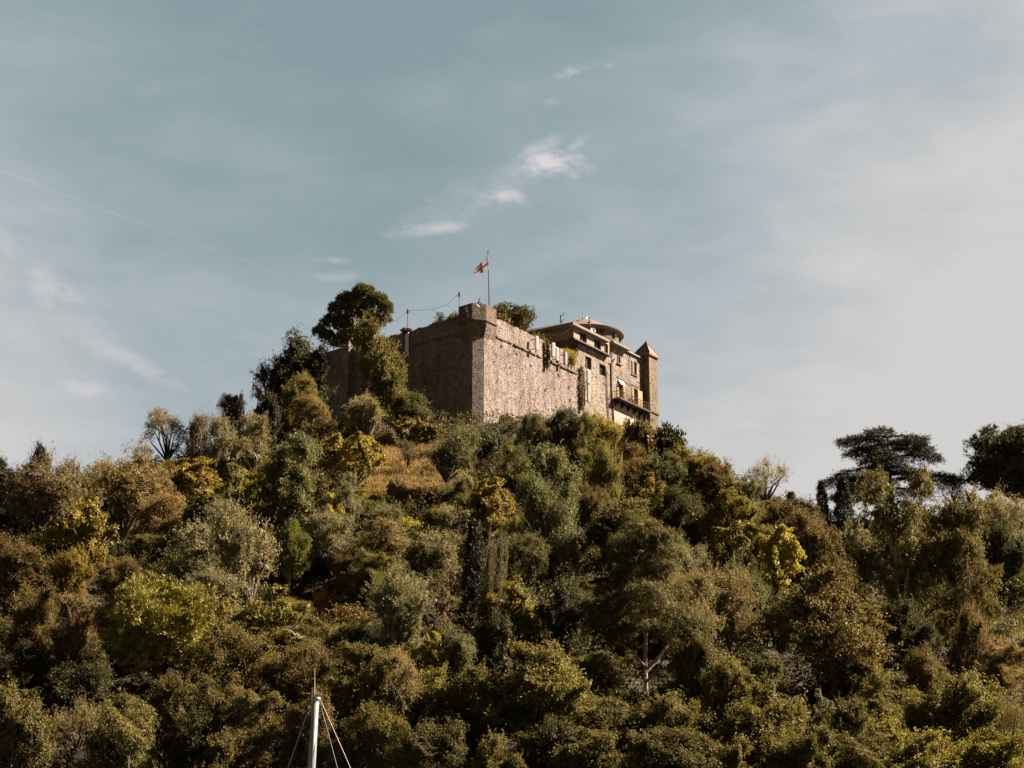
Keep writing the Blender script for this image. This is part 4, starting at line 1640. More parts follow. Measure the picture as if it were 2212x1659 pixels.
def needle_tufts(g, P, D, per, L, W, upw=.6, rnd=.35):
    n = len(P)
    s = unit(D + np.array([0, 0, upw]) + g.normal(size=(n, 3)) * rnd)
    S2 = np.repeat(s, per, 0)
    ax = unit(S2 * 1.15 + g.normal(size=(n * per, 3)) * .42)
    k = .75 + .5 * g.random(n * per)
    pos = np.repeat(P, per, 0) + ax * (L * k * .5).reshape(-1, 1)
    return leaf_quads(pos, ax, g.normal(size=(n * per, 3)), L * k, W * k)


def p_pine(seed, w, h, z0, flat, nl, kind='pine', r=(.8, 1.4), tz_=1.5, dens=150):
    g = np.random.default_rng(seed)
    lob = ell_lobes(g, nl, (0, 0, (z0 + h) / 2), (w * .36, w * .36, (h - z0) * .34), r[0], r[1], flat)
    P, D = lobes_to_shoots(g, lob, dens, .35, .7, .7)
    V = needle_tufts(g, P, D, 13, .34, .034)
    V = np.concatenate([V, shoots_to_leaves(g, P, D, 5, .3, .2, .06, .5, .5, .15), core(g, lob, 40)])
    mb = MB()
    limbs(g, mb, (0, 0, -1.5), (g.normal() * .1, g.normal() * .1, z0 + .3), [tuple(l[0] - np.array([0, 0, l[1][2] * .4])) for l in lob], .2, .3)
    store(kind, V, mb)


def p_cypress(seed):
    g = np.random.default_rng(seed)
    n = 1500
    z = g.random(n) ** .9 * 7.6 + .4
    prof = np.interp(z, [0, .6, 2, 5, 6.8, 7.6, 8.1], [.35, .68, .8, .72, .48, .26, .05]) * (1 + .16 * np.sin(z * 3.1 + seed) + .1 * g.normal(size=n))
    a = g.random(n) * 2 * PI
    k = .7 + .35 * g.random(n)
    P = np.stack([np.cos(a) * prof * k, np.sin(a) * prof * k, z], 1)
    D = np.stack([np.cos(a), np.sin(a), np.full(n, .2)], 1)
    V = shoots_to_leaves(g, P, D, 9, .42, .2, .07, 2.2, .3, .05, 0, .2, 1.0)
    mb = MB()
    mb.tube([(0, 0, -1.5), (0, 0, 1), (0, 0, 7)], [.2, .16, .03])
    store('cypress', V, mb)


def p_cedar(seed, kind, H, W, tiers, z0, shape, droop, Lk=1.0, dn=70):
    """whorls of long level boughs carrying flat sprays"""
    g = np.random.default_rng(seed)
    mb = MB()
    lean = g.normal(size=2) * .15
    tr_ = .21 if kind == 'cedarmid' else .40
    mb.tube([(0, 0, -1.5), (lean[0] * .3 + .12, lean[1] * .3, H * .25), (lean[0] * .5 - .1, lean[1] * .5, H * .5), (lean[0], lean[1], H * .92)], [tr_ * 1.1, tr_, tr_ * .75, .06], 8)
    if kind == 'cedarmid':
        for a, z, r in ((3.0, 3.2, 2.6), (3.3, 3.0, 2.9), (.2, 3.3, 1.7), (2.4, 2.3, 3.2)):   # dead lower boughs
            c_, s_ = math.cos(a), math.sin(a)
            mb.tube([(0, 0, z), (c_ * r * .4, s_ * r * .4, z + r * .28), (c_ * r * .75, s_ * r * .75, z + r * .62), (c_ * r, s_ * r, z + r * .7)], [.13, .10, .07, .02], 5)
    PP, DD = [], []
    for i in range(tiers):
        f = i / (tiers - 1)
        z = z0 + (H - z0) * f * .97
        R = W / 2 * np.interp(f, *shape) * (.75 + .4 * g.random())
        nb = 3 if f < .85 else 4
        a0 = g.random() * 6.28
        for b_ in range(nb):
            a = a0 + b_ * 2 * PI / nb + g.normal() * .35
            r = R * (.65 + .5 * g.random())
            d = np.array([math.cos(a), math.sin(a), 0])
            pts = []
            for q in range(6):
                t = q / 5
                pts.append(np.array([lean[0] * z / H, lean[1] * z / H, z]) + d * r * t + np.array([0, 0, .25 * r * math.sin(t * 1.6) * .35 - droop * r * t * t]))
            mb.tube([tuple(p) for p in pts], [.13 * r / 4 + .03, .11 * r / 4 + .03, .08 * r / 4 + .02, .05, .035, .015], 5)
            sd_ = np.array([-d[1], d[0], 0])
            m = int(dn * r)
            t = .22 + .8 * g.random(m) ** .75
            wd = (.12 + .30 * np.sin(np.clip(t, 0, 1) * 2.4)) * r * .75
            off = g.uniform(-1, 1, m) * wd
            base = np.array([np.interp(t, np.linspace(0, 1, 6), [p[k] for p in pts]) for k in range(3)]).T
            P = base + sd_ * off[:, None] + np.array([0, 0, 1]) * (g.normal(size=m) * (.08 if kind == 'cedar' else .17) - np.abs(off) * .18 - .12 * g.random(m) ** 3 * 4)[:, None] + d * (g.normal(size=m) * .1)[:, None]
            PP.append(P)
            DD.append(d * .7 + sd_ * (np.sign(off) * .6)[:, None] + g.normal(size=(m, 3)) * .3)
    P, D = np.concatenate(PP), np.concatenate(DD)
    V = shoots_to_leaves(g, P, D, 7, .45 * Lk, .28 * Lk, .06, -.1, .3, .06, .12, 1.2, 1.1)
    store(kind, V, mb)


def p_euca(seed):
    g = np.random.default_rng(seed)
    mb = MB()
    lob = []
    for i in range(9):
        a = i * 2 * PI / 9 + g.normal() * .3
        r = 2.6 * (.35 + .65 * g.random())
        top = np.array([math.cos(a) * r, math.sin(a) * r, 7.5 + 5.5 * g.random() * (1.2 - r / 4)])
        m = top * np.array([.45, .45, .5]) + g.normal(size=3) * .3
        mb.tube([(math.cos(a) * .25, math.sin(a) * .25, -1.5), tuple(m), tuple(top * np.array([.85, .85, .8])), tuple(top)], [.2, .14, .09, .03], 6)
        for q in range(3):
            p = top + g.normal(size=3) * np.array([.8, .8, 1.0]) - np.array([0, 0, q * 1.1])
            rr = .8 + .5 * g.random()
            lob.append((p, (rr, rr, rr)))
            mb.tube([tuple(top * np.array([.7, .7, .62])), tuple(p)], [.07, .025], 5)
        if i % 2 == 0:
            p = m + g.normal(size=3) * .9 + np.array([math.cos(a), math.sin(a), .6])
            lob.append((p, (.8, .8, .9)))
            mb.tube([tuple(m), tuple(p)], [.06, .02], 4)
    P, D = lobes_to_shoots(g, lob, 80, .2, .65, .45)
    V = shoots_to_leaves(g, P, D, 11, .6, .34, .075, .1, .6, .12, .35, .3, .8)
    V = np.concatenate([V, core(g, lob, 26)])
    store('euca', V, mb)


def p_shrub(seed, w=2.8, h=2.3, L=.2, W=.1, upw=.5):
    g = np.random.default_rng(seed)
    lob = ell_lobes(g, 12, (0, 0, h * .5), (w * .34, w * .34, h * .33), .45, .85, .95)
    P, D = lobes_to_shoots(g, lob, 120, .3, .68, .5)
    V = shoots_to_leaves(g, P, D, 10, .42, L, W, upw, .45, .07, .02)
    k = g.choice(len(P), 25)
    V = np.concatenate([V, shoots_to_leaves(g, P[k], D[k], 10, .8, L, W * .8, 1.0, .35, .05), core(g, lob, 30)])
    mb = MB()
    for l in lob: mb.tube([(g.normal() * .12, g.normal() * .12, -.8), tuple(l[0] * np.array([.5, .5, .5])), tuple(l[0])], [.06, .045, .015], 4)
    store('shrub', V, mb)


def p_palm(seed):
    g = np.random.default_rng(seed)
    mb = MB()
    mb.tube([(0, 0, -1), (.05, 0, 1.2), (0, 0, 2.2)], [.28, .24, .22], 8)
    Q = []
    for i in range(34):
        a = g.random() * 2 * PI
        el = g.uniform(-.35, 1.25)
        d = np.array([math.cos(a) * math.cos(el), math.sin(a) * math.cos(el), math.sin(el)])
        s = np.array([-math.sin(a), math.cos(a), 0])
        pts = np.array([np.array([0, 0, 2.2]) + d * 2.0 * t - np.array([0, 0, .9 * t * t]) for t in np.linspace(.08, 1, 22)])
        mb.tube([tuple(pts[0]), tuple(pts[10]), tuple(pts[-1])], [.03, .02, .008], 4)
        for sg in (-1, 1):
            tl = .5 * np.sin(np.linspace(.35, 2.9, 22))
            ax = s * sg + d * .5 - np.array([0, 0, .35])
            ax = np.repeat(unit(ax[None]), 22, 0)
            Q.append(leaf_quads(pts + ax * tl[:, None] * .5, ax, np.repeat(np.array([[0, 0, 1.]]), 22, 0) + g.normal(size=(22, 3)) * .2, tl, np.full(22, .06)))
    store('palm', np.concatenate(Q), mb)


for s in range(9): p_olive(10 + s)
for s in range(3): p_olive(30 + s, True)
for s in range(9): p_broad(50 + s)
for s in range(6): p_broad(60 + s, 'fine', .14, .075, 28, 58, 10, 6, .9)
for s in range(6): p_bigleaf(70 + s)
p_pine(80, 6.5, 7.0, 1.0, .85, 30, r=(.55, 1.15))
p_pine(81, 4.4, 7.5, 1.6, 1.1, 14, 'slimpine', (.7, 1.1))
p_pine(82, 9.0, 7.6, .9, .85, 44, 'stonepine', (.9, 1.5), dens=95)
for s in range(3): p_cypress(90 + s)
p_cedar(100, 'cedar', 9.0, 15.0, 8, 3.0, ([0, .25, .5, .75, 1], [1.0, 1.0, .8, .9, .6]), .12, 1.0, 78)
p_cedar(101, 'cedarmid', 14.0, 11.5, 12, 6.3, ([0, .25, .5, .75, 1], [.95, 1.0, .9, .75, .35]), .16, 1.05, 85)
p_cedar(102, 'spire', 6.0, 2.6, 12, .8, ([0, .3, 1], [.8, 1, .15]), .1)
for s in range(3): p_euca(110 + s)
for s in range(5): p_shrub(120 + s)
for s in range(2): p_shrub(130 + s, 2.8, 2.2, .3, .16, .4)
p_palm(140)

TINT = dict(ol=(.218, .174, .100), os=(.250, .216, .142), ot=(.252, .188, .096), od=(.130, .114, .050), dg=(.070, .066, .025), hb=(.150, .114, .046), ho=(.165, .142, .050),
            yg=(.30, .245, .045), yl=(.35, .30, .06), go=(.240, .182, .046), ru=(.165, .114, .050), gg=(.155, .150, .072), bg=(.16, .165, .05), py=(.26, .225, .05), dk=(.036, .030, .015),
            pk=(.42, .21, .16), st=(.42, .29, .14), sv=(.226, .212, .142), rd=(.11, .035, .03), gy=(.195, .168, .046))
BARK = dict(olive=(.10, .075, .055), airy=(.055, .04, .03), euca=(.36, .27, .20), pine=(.09, .055, .04), slimpine=(.30, .20, .13), cedar=(.035, .026, .02), cedarmid=(.30, .215, .17))
NAME = dict(olive='olive_tree', airy='olive_tree', broad='oak_tree', fine='oak_tree', bigleaf='leafy_tree', pine='pine_tree', slimpine='pine_tree', stonepine='pine_tree', cypress='cypress_tree', cedar='cedar_tree',
            cedarmid='conifer_tree', spire='conifer_tree', euca='eucalyptus_tree', shrub='shrub', palm='palm_tree')
GROUP = dict(olive_tree='olive trees on the hillside', oak_tree='leafy woodland trees on the hillside', leafy_tree='broad leaved trees on the hillside', pine_tree='pines on the hill', cypress_tree='cypresses on the hill',
             cedar_tree='cedars on the skyline', conifer_tree='conifers on the hill', eucalyptus_tree='eucalyptus trees on the right slope', shrub='shrubs on the hill', bush='low bushes in the gaps of the wood', palm_tree='palms on the left ridge')
COUNT = {}
TRUNKS = 0


def plant(kind, loc, Wd, Ht, tint, label, rz=None, jit=.08, cname=None):
    k = COUNT.get(kind, 0)
    COUNT[kind] = k + 1
    pr_ = PROTO[kind]
    cm, tm, w0_, h0_ = pr_[k % len(pr_)]
    nm = cname or NAME[kind]
    o = empty(nm, loc, random.uniform(0, 6.28) if rz is None else rz)
    if kind in ('broad', 'fine', 'olive', 'bigleaf', 'shrub'): o.rotation_euler = (random.uniform(-.1, .1), random.uniform(-.1, .1), o.rotation_euler[2])
    o.scale = (Wd / w0_ * random.uniform(.93, 1.12), Wd / w0_ * random.uniform(.88, 1.1), Ht / h0_)
    tag(o, label, 'shrub' if nm == 'shrub' else ('bush' if nm == 'bush' else 'tree'), GROUP.get(nm))
    c = link('foliage' if nm in ('shrub', 'bush') else 'crown', cm, o)
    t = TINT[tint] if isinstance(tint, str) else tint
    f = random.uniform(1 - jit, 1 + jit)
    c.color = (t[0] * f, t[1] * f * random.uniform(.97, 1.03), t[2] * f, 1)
    if tm:
        b_ = link('stems' if nm in ('shrub', 'bush') else 'trunk', tm, o)
        b_.color = (*BARK.get(kind, (.085, .06, .045)), 1)
    return o


def grow(kind, cx, ytop, wpx, hpx, tint, label, **kw):
    """a plant seen with its top at ytop, hpx tall down to the ground, crown wpx wide"""
    if kind in ('broad', 'fine', 'olive', 'bigleaf'): hpx *= 1.36
    elif kind in ('shrub', 'euca'): hpx *= 1.15
    g_ = hit(cx, ytop + hpx)
    r = ray(cx, ytop)
    top = CAMZ + g_.y * r[2] / r[1]
    d = g_.y / CP
    Ht = max(.8, top - g_.z)
    wpx *= random.uniform(.9, 1.16)
    wide = 1.0 if kind in ('cedar', 'cedarmid', 'cypress', 'spire', 'palm', 'stonepine', 'slimpine', 'airy', 'pine', 'euca') else 1.18
    return plant(kind, (g_.x, g_.y, g_.z - .05), wpx * wide * d / F, Ht * 1.02, tint, label, **kw)


T = [
 # --- left skyline
 ('broad', 82, 963, 52, 110, 'dk', 'ragged dark tree top poking above the olives at the far left skyline'),
 ('olive', 75, 992, 145, 140, 'ol', 'broad grey-brown olive filling the far left end of the skyline'),
 ('broad', 16, 994, 70, 130, 'dk', 'dark leafy tree against the sky at the left edge of the photo'),
 ('olive', 126, 1034, 112, 100, 'os', 'pale olive just above the gold tree near the left edge'),
 ('olive', 150, 984, 52, 120, 'ol', 'small olive top on the skyline between two big left olives'),
 ('olive', 197, 986, 66, 120, 'ol', 'mid grey olive on the skyline just left of the large drooping one'),
 ('olive', 262, 982, 138, 165, 'ot', 'large drooping tan olive on the skyline left of the palms'),
 ('palm', 330, 984, 62, 50, 'dk', 'small dark palm with spreading fronds under the leaning olive'),
 ('palm', 291, 978, 40, 52, 'dk', 'small round dark palm just left of the spreading one'),
 ('shrub', 332, 1004, 66, 62, 'bg', 'green bush below the two small palms'),
 ('airy', 306, 946, 52, 75, 'ot', 'thin see-through olive on the skyline above the palms'),
 ('olive', 415, 890, 55, 138, 'ol', 'upright grey olive right beside the leaning trunk olive'),
 ('olive', 476, 905, 84, 120, 'os', 'pale round olive on the ridge above the dry straw grass'),
 ('spire', 517, 853, 24, 150, 'dk', 'narrow dark conifer spire rising behind the ridge olives'),
 ('fine', 500, 858, 58, 70, 'ru', 'brown tree beside the dark spire on the ridge'),
 ('olive', 537, 888, 72, 125, 'ol', 'grey olive on the ridge right of the dark spire'),
 ('broad', 577, 836, 62, 130, 'dk', 'tall dark leafy tree on the ridge right of the spire'),
 ('broad', 664, 727, 116, 118, 'dg', 'tall dark green tree standing left of the castle bastion'),
 ('broad', 614, 770, 92, 100, 'dg', 'dark round tree stepping down left of the tall dark one by the bastion'),
 ('fine', 640, 812, 84, 110, 'gy', 'feathery green tree in front of the tall dark one by the bastion'),
 ('olive', 688, 848, 84, 90, 'ot', 'pale tan olive below the tall dark tree by the bastion'),
 ('broad', 815, 698, 90, 150, 'ho', 'tall green leafy tree leaning on the shaded castle wall'),
 ('olive', 783, 856, 96, 82, 'os', 'silver olive with forked trunk at the foot of the shaded wall'),
 ('broad', 878, 850, 84, 75, 'od', 'dim green bush-like tree in the shade at the foot of the wall'),
 ('bigleaf', 753, 928, 112, 130, 'yg', 'bright yellow-green tree below the silver olive with forked trunk'),
 ('bigleaf', 790, 938, 60, 70, 'go', 'small golden tree tucked beside the bright yellow-green one'),
 ('broad', 640, 958, 145, 155, 'gg', 'large grey-green leafy tree left of the bright yellow-green one'),
 ('bigleaf', 405, 992, 120, 105, 'go', 'low olive-gold tree spreading below the leaning trunk olive'),
 ('bigleaf', 500, 1010, 125, 105, 'gy', 'wide green-gold layered tree under the dry straw grass'),
 ('shrub', 598, 985, 55, 55, 'gg', 'grey-green shrub at the right end of the dry straw grass'),
 ('shrub', 540, 1015, 56, 40, 'go', 'amber shrub right under the dry straw grass'),
 # --- left middle
 ('bigleaf', 188, 1082, 132, 150, 'go', 'gold autumn tree on the left slope, brightest of that side'),
 ('olive', 335, 1060, 110, 105, 'ot', 'tan olive centred below the green bush and the palms'),
 ('broad', 420, 1080, 70, 70, 'gg', 'small silver-leaved tree beneath the low olive-gold tree'),
 ('olive', 412, 1128, 128, 140, 'sv', 'grey-silver olive with feathery top left of a taller pale one'),
 ('olive', 528, 1090, 122, 195, 'os', 'tall pale olive with hanging branches left of the slim green pine'),
 ('shrub', 100, 1146, 82, 75, 'gy', 'yellow-green shrub below the gold tree near the left edge'),
 ('fine', 52, 1165, 125, 140, 'ru', 'rust brown tree at the left edge below the gold tree'),
 ('fine', 152, 1190, 92, 105, 'go', 'gold-green thicket tree right of the rust brown one'),
 ('fine', 246, 1208, 72, 95, 'ru', 'brownish round tree above the bright umbrella of the large green pine'),
 ('olive', 303, 1208, 78, 90, 'ot', 'pale tan olive touching the top of the large green pine'),
 ('shrub', 350, 1234, 55, 60, 'go', 'straw yellow shrub behind the top of the large green pine'),
 ('olive', 460, 1232, 122, 130, 'sv', 'silver olive just right of the large green pine top'),
 ('bigleaf', 602, 1268, 165, 140, 'gy', 'wide large-leaved tree below the slim green pine'),
 ('bigleaf', 470, 1295, 72, 110, 'go', 'amber vine-covered tree at the right flank of the large green pine'),
 ('fine', 60, 1268, 140, 150, 'hb', 'brown crowned tree at the left edge beside the large green pine'),
 ('fine', 165, 1292, 125, 150, 'ot', 'pale brown tree between the left edge and the large green pine'),
 ('slimpine', 626, 1128, 86, 178, 'bg', 'slim bright green pine with a thin pale trunk'),
 ('pine', 335, 1254, 232, 260, 'py', 'large bright yellow-green pine, biggest on the left slope'),
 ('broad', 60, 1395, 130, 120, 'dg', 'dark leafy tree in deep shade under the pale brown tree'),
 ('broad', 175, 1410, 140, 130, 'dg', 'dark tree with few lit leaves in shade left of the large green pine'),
 ('broad', 38, 1486, 130, 200, 'ho', 'olive brown tree in the bottom left corner of the photo'),
 ('airy', 150, 1500, 120, 190, 'ol', 'tree with bare white branches near the bottom left corner'),
 ('broad', 258, 1528, 130, 170, 'ho', 'round olive green tree above the hair-thin white masthead'),
 ('shrub', 312, 1640, 40, 60, 'ho', 'tiny round bush top at the bottom edge near the white masthead'),
 ('shrub', 374, 1642, 46, 60, 'ho', 'small round bush top at the bottom edge right of its tiny neighbour'),
 ('fine', 378, 1455, 120, 150, 'hb', 'dim brown tree under the trunk of the large green pine'),
 ('broad', 400, 1540, 110, 150, 'dg', 'dark tree in deep shade left of the yacht stays'),
 ('fine', 520, 1355, 165, 180, 'hb', 'wide brown oak left of and above the yacht mast'),
 ('fine', 625, 1385, 120, 150, 'hb', 'brown oak above the tip of the yacht mast'),
 ('fine', 540, 1482, 150, 180, 'hb', 'dull brown oak left of the yacht mast stays'),
 ('broad', 650, 1500, 95, 170, 'hb', 'brown tree directly behind the yacht mast'),
 ('broad', 480, 1590, 110, 130, 'hb', 'low brown tree at the bottom edge left of the yacht'),
 # --- centre
 ('olive', 748, 1025, 66, 90, 'sv', 'thin grey olive below the bright yellow-green tree'),
 ('bigleaf', 708, 1063, 58, 80, 'yl', 'small lemon yellow tree above the slim green pine'),
 ('olive', 712, 1108, 98, 115, 'sv', 'grey-green olive beside the slim green pine, right of it'),
 ('olive', 815, 1122, 88, 105, 'ol', 'round olive two crowns right of the slim green pine'),
 ('olive', 832, 1090, 84, 65, 'sv', 'low grey olive under the sunny grass bank'),
 ('shrub', 888, 1122, 52, 42, 'yl', 'small yellow bush in the middle of the slope'),
 ('shrub', 862, 1040, 56, 46, 'ot', 'tan shrub on the sunny grass bank'),
 ('shrub', 800, 1064, 44, 36, 'go', 'golden shrub at the left end of the sunny grass bank'),
 ('shrub', 930, 1046, 50, 36, 'ru', 'rusty low shrub right of the sunny grass bank'),
 ('olive', 975, 1086, 82, 90, 'os', 'pale olive above the dark ivy cypress'),
 ('olive', 962, 1140, 90, 120, 'os', 'silvery olive standing close left of the dark ivy cypress'),
 ('cypress', 1024, 1130, 46, 262, 'dk', 'dark ivy-clad cypress column in the middle of the slope'),
 ('fine', 1050, 1150, 46, 210, 'od', 'thin ivy-green tree clinging right of the dark cypress column'),
 ('bigleaf', 1062, 1036, 108, 130, 'go', 'golden tree below the castle corner'),
 ('shrub', 1002, 1018, 46, 50, 'sv', 'little grey bush up left of the golden tree under the corner'),
 ('olive', 985, 926, 102, 105, 'gg', 'grey-green olive directly under the castle corner edge'),
 ('shrub', 880, 905, 66, 46, 'ot', 'greyish tan shrub on the bank left of the castle corner'),
 ('shrub', 930, 915, 48, 34, 'od', 'small dull shrub at the foot of the shaded wall'),
 ('shrub', 845, 928, 46, 36, 'ol', 'grey shrub just right of the bright yellow-green tree'),
 ('airy', 880, 950, 60, 70, 'od', 'thin twiggy olive on the brown bank'),
 ('olive', 850, 1228, 120, 165, 'sv', 'big silver olive with feathery crown in the slope centre'),
 ('olive', 956, 1240, 90, 130, 'ol', 'round olive between the big silver olive and the ivy cypress'),
 ('olive', 830, 1338, 58, 90, 'sv', 'small silver olive under the big silver one'),
 ('shrub', 700, 1270, 50, 46, 'pk', 'pale pink flowering shrub on the slope'),
 ('shrub', 755, 1302, 75, 65, 'ru', 'rusty shrub right of the pink flowering shrub'),
 ('shrub', 735, 1345, 80, 60, 'gy', 'low green-brown shrub under the rusty shrub'),
 ('bigleaf', 932, 1370, 98, 105, 'yg', 'bright yellow-green tree beneath the round olive'),
 ('broad', 985, 1362, 68, 105, 'gg', 'dark fresh green tree right of the lower bright yellow-green tree'),
 ('fine', 772, 1400, 130, 160, 'ho', 'olive tan tree right above the yacht mast stays'),
 ('fine', 858, 1402, 130, 170, 'ot', 'tan tree left under the lower bright yellow-green tree'),
 ('broad', 930, 1440, 110, 130, 'gy', 'green-tan tree directly under the lower bright yellow-green tree'),
 ('bigleaf', 1120, 1258, 116, 150, 'gy', 'yellow-olive leafy tree between the cypress and the tall conifer'),
 ('broad', 1180, 1398, 218, 185, 'ho', 'large round dark olive-green oak left of the pale conifer trunk'),
 ('broad', 1016, 1452, 112, 130, 'gy', 'yellowish tree left of the large round oak'),
 ('fine', 832, 1528, 132, 170, 'ho', 'olive tan tree at the bottom edge right of the yacht'),
 ('broad', 722, 1595, 80, 120, 'hb', 'small brown tree at the bottom edge beside the yacht stays'),
 ('broad', 930, 1560, 105, 150, 'od', 'dim tree low in the shade left of the bottom middle'),
 ('broad', 1085, 1590, 112, 120, 'ho', 'olive green tree at the bottom edge under the large round oak'),
 ('broad', 1190, 1565, 110, 130, 'dg', 'dark tree in the shade under the large round oak'),
 ('broad', 1275, 1580, 140, 120, 'ho', 'leafy tree at the bottom edge left of the pale conifer trunk'),
 ('broad', 1312, 1500, 105, 110, 'ho', 'small round tree close left of the pale conifer trunk'),
 ('fine', 740, 1180, 60, 90, 'ru', 'brownish small tree beside the grey-green olive of the slim pine'),
 ('fine', 795, 1190, 80, 90, 'ho', 'dull green tree under the round olive of the slope centre'),
 ('olive', 905, 1170, 60, 90, 'od', 'small shaded olive left of the silvery olive by the cypress'),
 # --- right of the centre
 ('shrub', 1064, 926, 56, 66, 'dg', 'dark glossy bush at the sunlit corner foot of the castle'),
 ('fine', 1134, 902, 54, 80, 'od', 'dark green shrub-like tree first along the sunlit rampart'),
 ('fine', 1174, 892, 56, 95, 'od', 'dark green tree second along the sunlit rampart foot'),
 ('fine', 1214, 880, 60, 110, 'dg', 'tallest dark green tree along the sunlit rampart foot'),
 ('fine', 1262, 890, 62, 100, 'gy', 'green tree under the tall white antenna panel'),
 ('fine', 1320, 893, 66, 90, 'yg', 'bright lemon-green tree under the balcony'),
 ('fine', 1264, 916, 70, 70, 'gy', 'yellow-green bush left of the lemon-green tree under the balcony'),
 ('shrub', 1372, 906, 66, 80, 'hb', 'brown-green shrub at the foot of the square turret'),
 ('shrub', 1450, 916, 62, 78, 'dg', 'dark ivy bush against the sky right of the square turret'),
 ('shrub', 1400, 915, 45, 60, 'hb', 'thin brown bush between the turret foot and the ivy bush'),
 ('olive', 1118, 965, 86, 90, 'gg', 'grey-green tree below the first dark trees of the rampart'),
 ('broad', 1206, 958, 112, 140, 'gg', 'blue-green leafy tree below the tallest rampart tree'),
 ('fine', 1300, 970, 76, 110, 'gy', 'soft green tree below the lemon-green one'),
 ('fine', 1350, 955, 92, 80, 'ru', 'orange-brown thicket below the balcony shrubs'),
 ('fine', 1432, 985, 80, 100, 'gg', 'green tree below the dark ivy bush'),
 ('fine', 1510, 972, 112, 110, 'gy', 'olive-gold bushy tree on the right shoulder of the hill'),
 ('fine', 1546, 1004, 90, 110, 'ru', 'rust brown tree on the right shoulder of the hill'),
 ('fine', 1604, 1032, 92, 120, 'gg', 'green tree under the thin airy tree on the right ridge'),
 ('airy', 1654, 984, 112, 125, 'go', 'thin airy amber tree standing alone on the right ridge'),
 ('bigleaf', 1394, 1024, 74, 85, 'go', 'small ochre layered tree in the middle of the right slope'),
 ('fine', 1198, 1034, 105, 180, 'gg', 'tall pale green tree standing highest in the middle below the rampart'),
 ('broad', 1330, 1082, 142, 130, 'od', 'silver-speckled dark tree above the tall conifer'),
 ('fine', 1488, 1052, 100, 120, 'dg', 'dark green tree right above the silver olives'),
 ('broad', 1568, 1070, 104, 120, 'gy', 'yellowish olive green tree below the rust brown shoulder tree'),
 ('bigleaf', 1592, 1122, 112, 130, 'gy', 'yellow-green leafy tree left of the bright hanging yellow one'),
 ('cedarmid', 1398, 1138, 262, 404, (.115, .098, .038), 'tall feathery conifer with a long pale bare trunk'),
 ('shrub', 1352, 1482, 84, 70, 'od', 'low shrub at the left foot of the pale conifer trunk'),
 ('shrub', 1440, 1470, 80, 70, 'ho', 'low shrub at the right foot of the pale conifer trunk'),
 ('shrub', 1300, 1455, 80, 70, 'dg', 'dark shrub between the large round oak and the pale conifer trunk'),
 ('olive', 1480, 1160, 92, 110, 'sv', 'pale silver-green olive at the right shoulder of the tall conifer'),
 ('olive', 1492, 1212, 118, 170, 'ol', 'grey olive right of the tall conifer, lower one'),
 ('olive', 1580, 1225, 105, 150, 'ol', 'grey-brown olive between the tall conifer and the round right oak'),
 ('olive', 1632, 1216, 78, 130, 'gg', 'bluish olive at the left side of the round right oak'),
 ('broad', 1495, 1345, 85, 170, 'od', 'dim tree with a thin dark trunk right of the pale conifer trunk'),
 ('broad', 1565, 1420, 125, 140, 'gy', 'yellowish tree right of the thin dark trunk'),
 ('broad', 1452, 1500, 110, 110, 'ho', 'leafy tree at the foot of the pale conifer trunk'),
 ('broad', 1622, 1504, 158, 150, 'ho', 'broad olive green tree low on the right of the conifer trunk'),
 ('broad', 1450, 1575, 160, 140, 'od', 'dark speckled tree at the bottom edge below the conifer trunk'),
 ('broad', 1560, 1600, 130, 120, 'ho', 'low green tree at the bottom edge right of the dark speckled one'),
 # --- right
 ('cypress', 1779, 1041, 25, 110, 'dk', 'slender dark cypress on the right skyline, left of its thicker twin'),
 ('cypress', 1826, 1032, 37, 130, 'dk', 'thick dark cypress on the right skyline under the cedar'),
 ('cypress', 1712, 1064, 30, 80, 'hb', 'short brownish cypress on the right skyline beyond the airy tree'),
 ('cedar', 1924, 942, 240, 165, 'dk', 'dark flat-topped cedar with level boughs on the right skyline'),
 ('euca', 1955, 1030, 180, 350, (.14, .122, .042), 'tall eucalyptus with pale slanting stems under the skyline cedar'),
 ('euca', 2095, 1066, 175, 330, (.15, .125, .045), 'eucalyptus with pale forked branch at the right edge woods'),
 ('stonepine', 2200, 924, 235, 195, (.075, .075, .028), 'big dark round-topped stone pine at the right edge of the skyline'),
 ('airy', 2062, 1022, 58, 95, 'hb', 'sparse leaning tree between the cedar and the stone pine'),
 ('olive', 2165, 1064, 105, 130, 'ol', 'grey olive under the stone pine at the right edge'),
 ('broad', 2195, 1125, 90, 140, 'dg', 'dark tree at the right edge beneath the grey olive'),
 ('shrub', 2196, 1235, 78, 70, 'bg', 'fresh green bush at the right edge above the pale grass'),
 ('bigleaf', 1630, 1100, 84, 100, 'gy', 'leafy yellow-green tree at the left of the hanging bright one'),
 ('bigleaf', 1674, 1140, 76, 135, 'yl', 'bright yellow tree hanging in a long tongue on the right slope'),
 ('fine', 1702, 1084, 112, 110, 'hb', 'olive-brown tree below the short brownish cypress'),
 ('fine', 1766, 1116, 116, 170, 'hb', 'brown-green tree below the two dark skyline cypresses'),
 ('bigleaf', 1838, 1116, 58, 110, 'sv', 'small silver-leaved tree left of the tall eucalyptus'),
 ('broad', 1785, 1240, 208, 215, 'hb', 'large round olive-brown oak on the right slope'),
 ('bigleaf', 1690, 1275, 78, 130, 'sv', 'silver-leaved tree at the left flank of the large round right oak'),
 ('broad', 1858, 1380, 94, 120, 'ho', 'small leafy tree under the right flank of the round right oak'),
 ('broad', 1896, 1462, 104, 120, 'ho', 'olive green tree below right of the round right oak'),
 ('fine', 2007, 1402, 86, 120, 'hb', 'cone shaped brown tree under the two eucalyptus'),
 ('broad', 2012, 1486, 122, 140, 'gy', 'leafy green-yellow tree under the cone shaped brown one'),
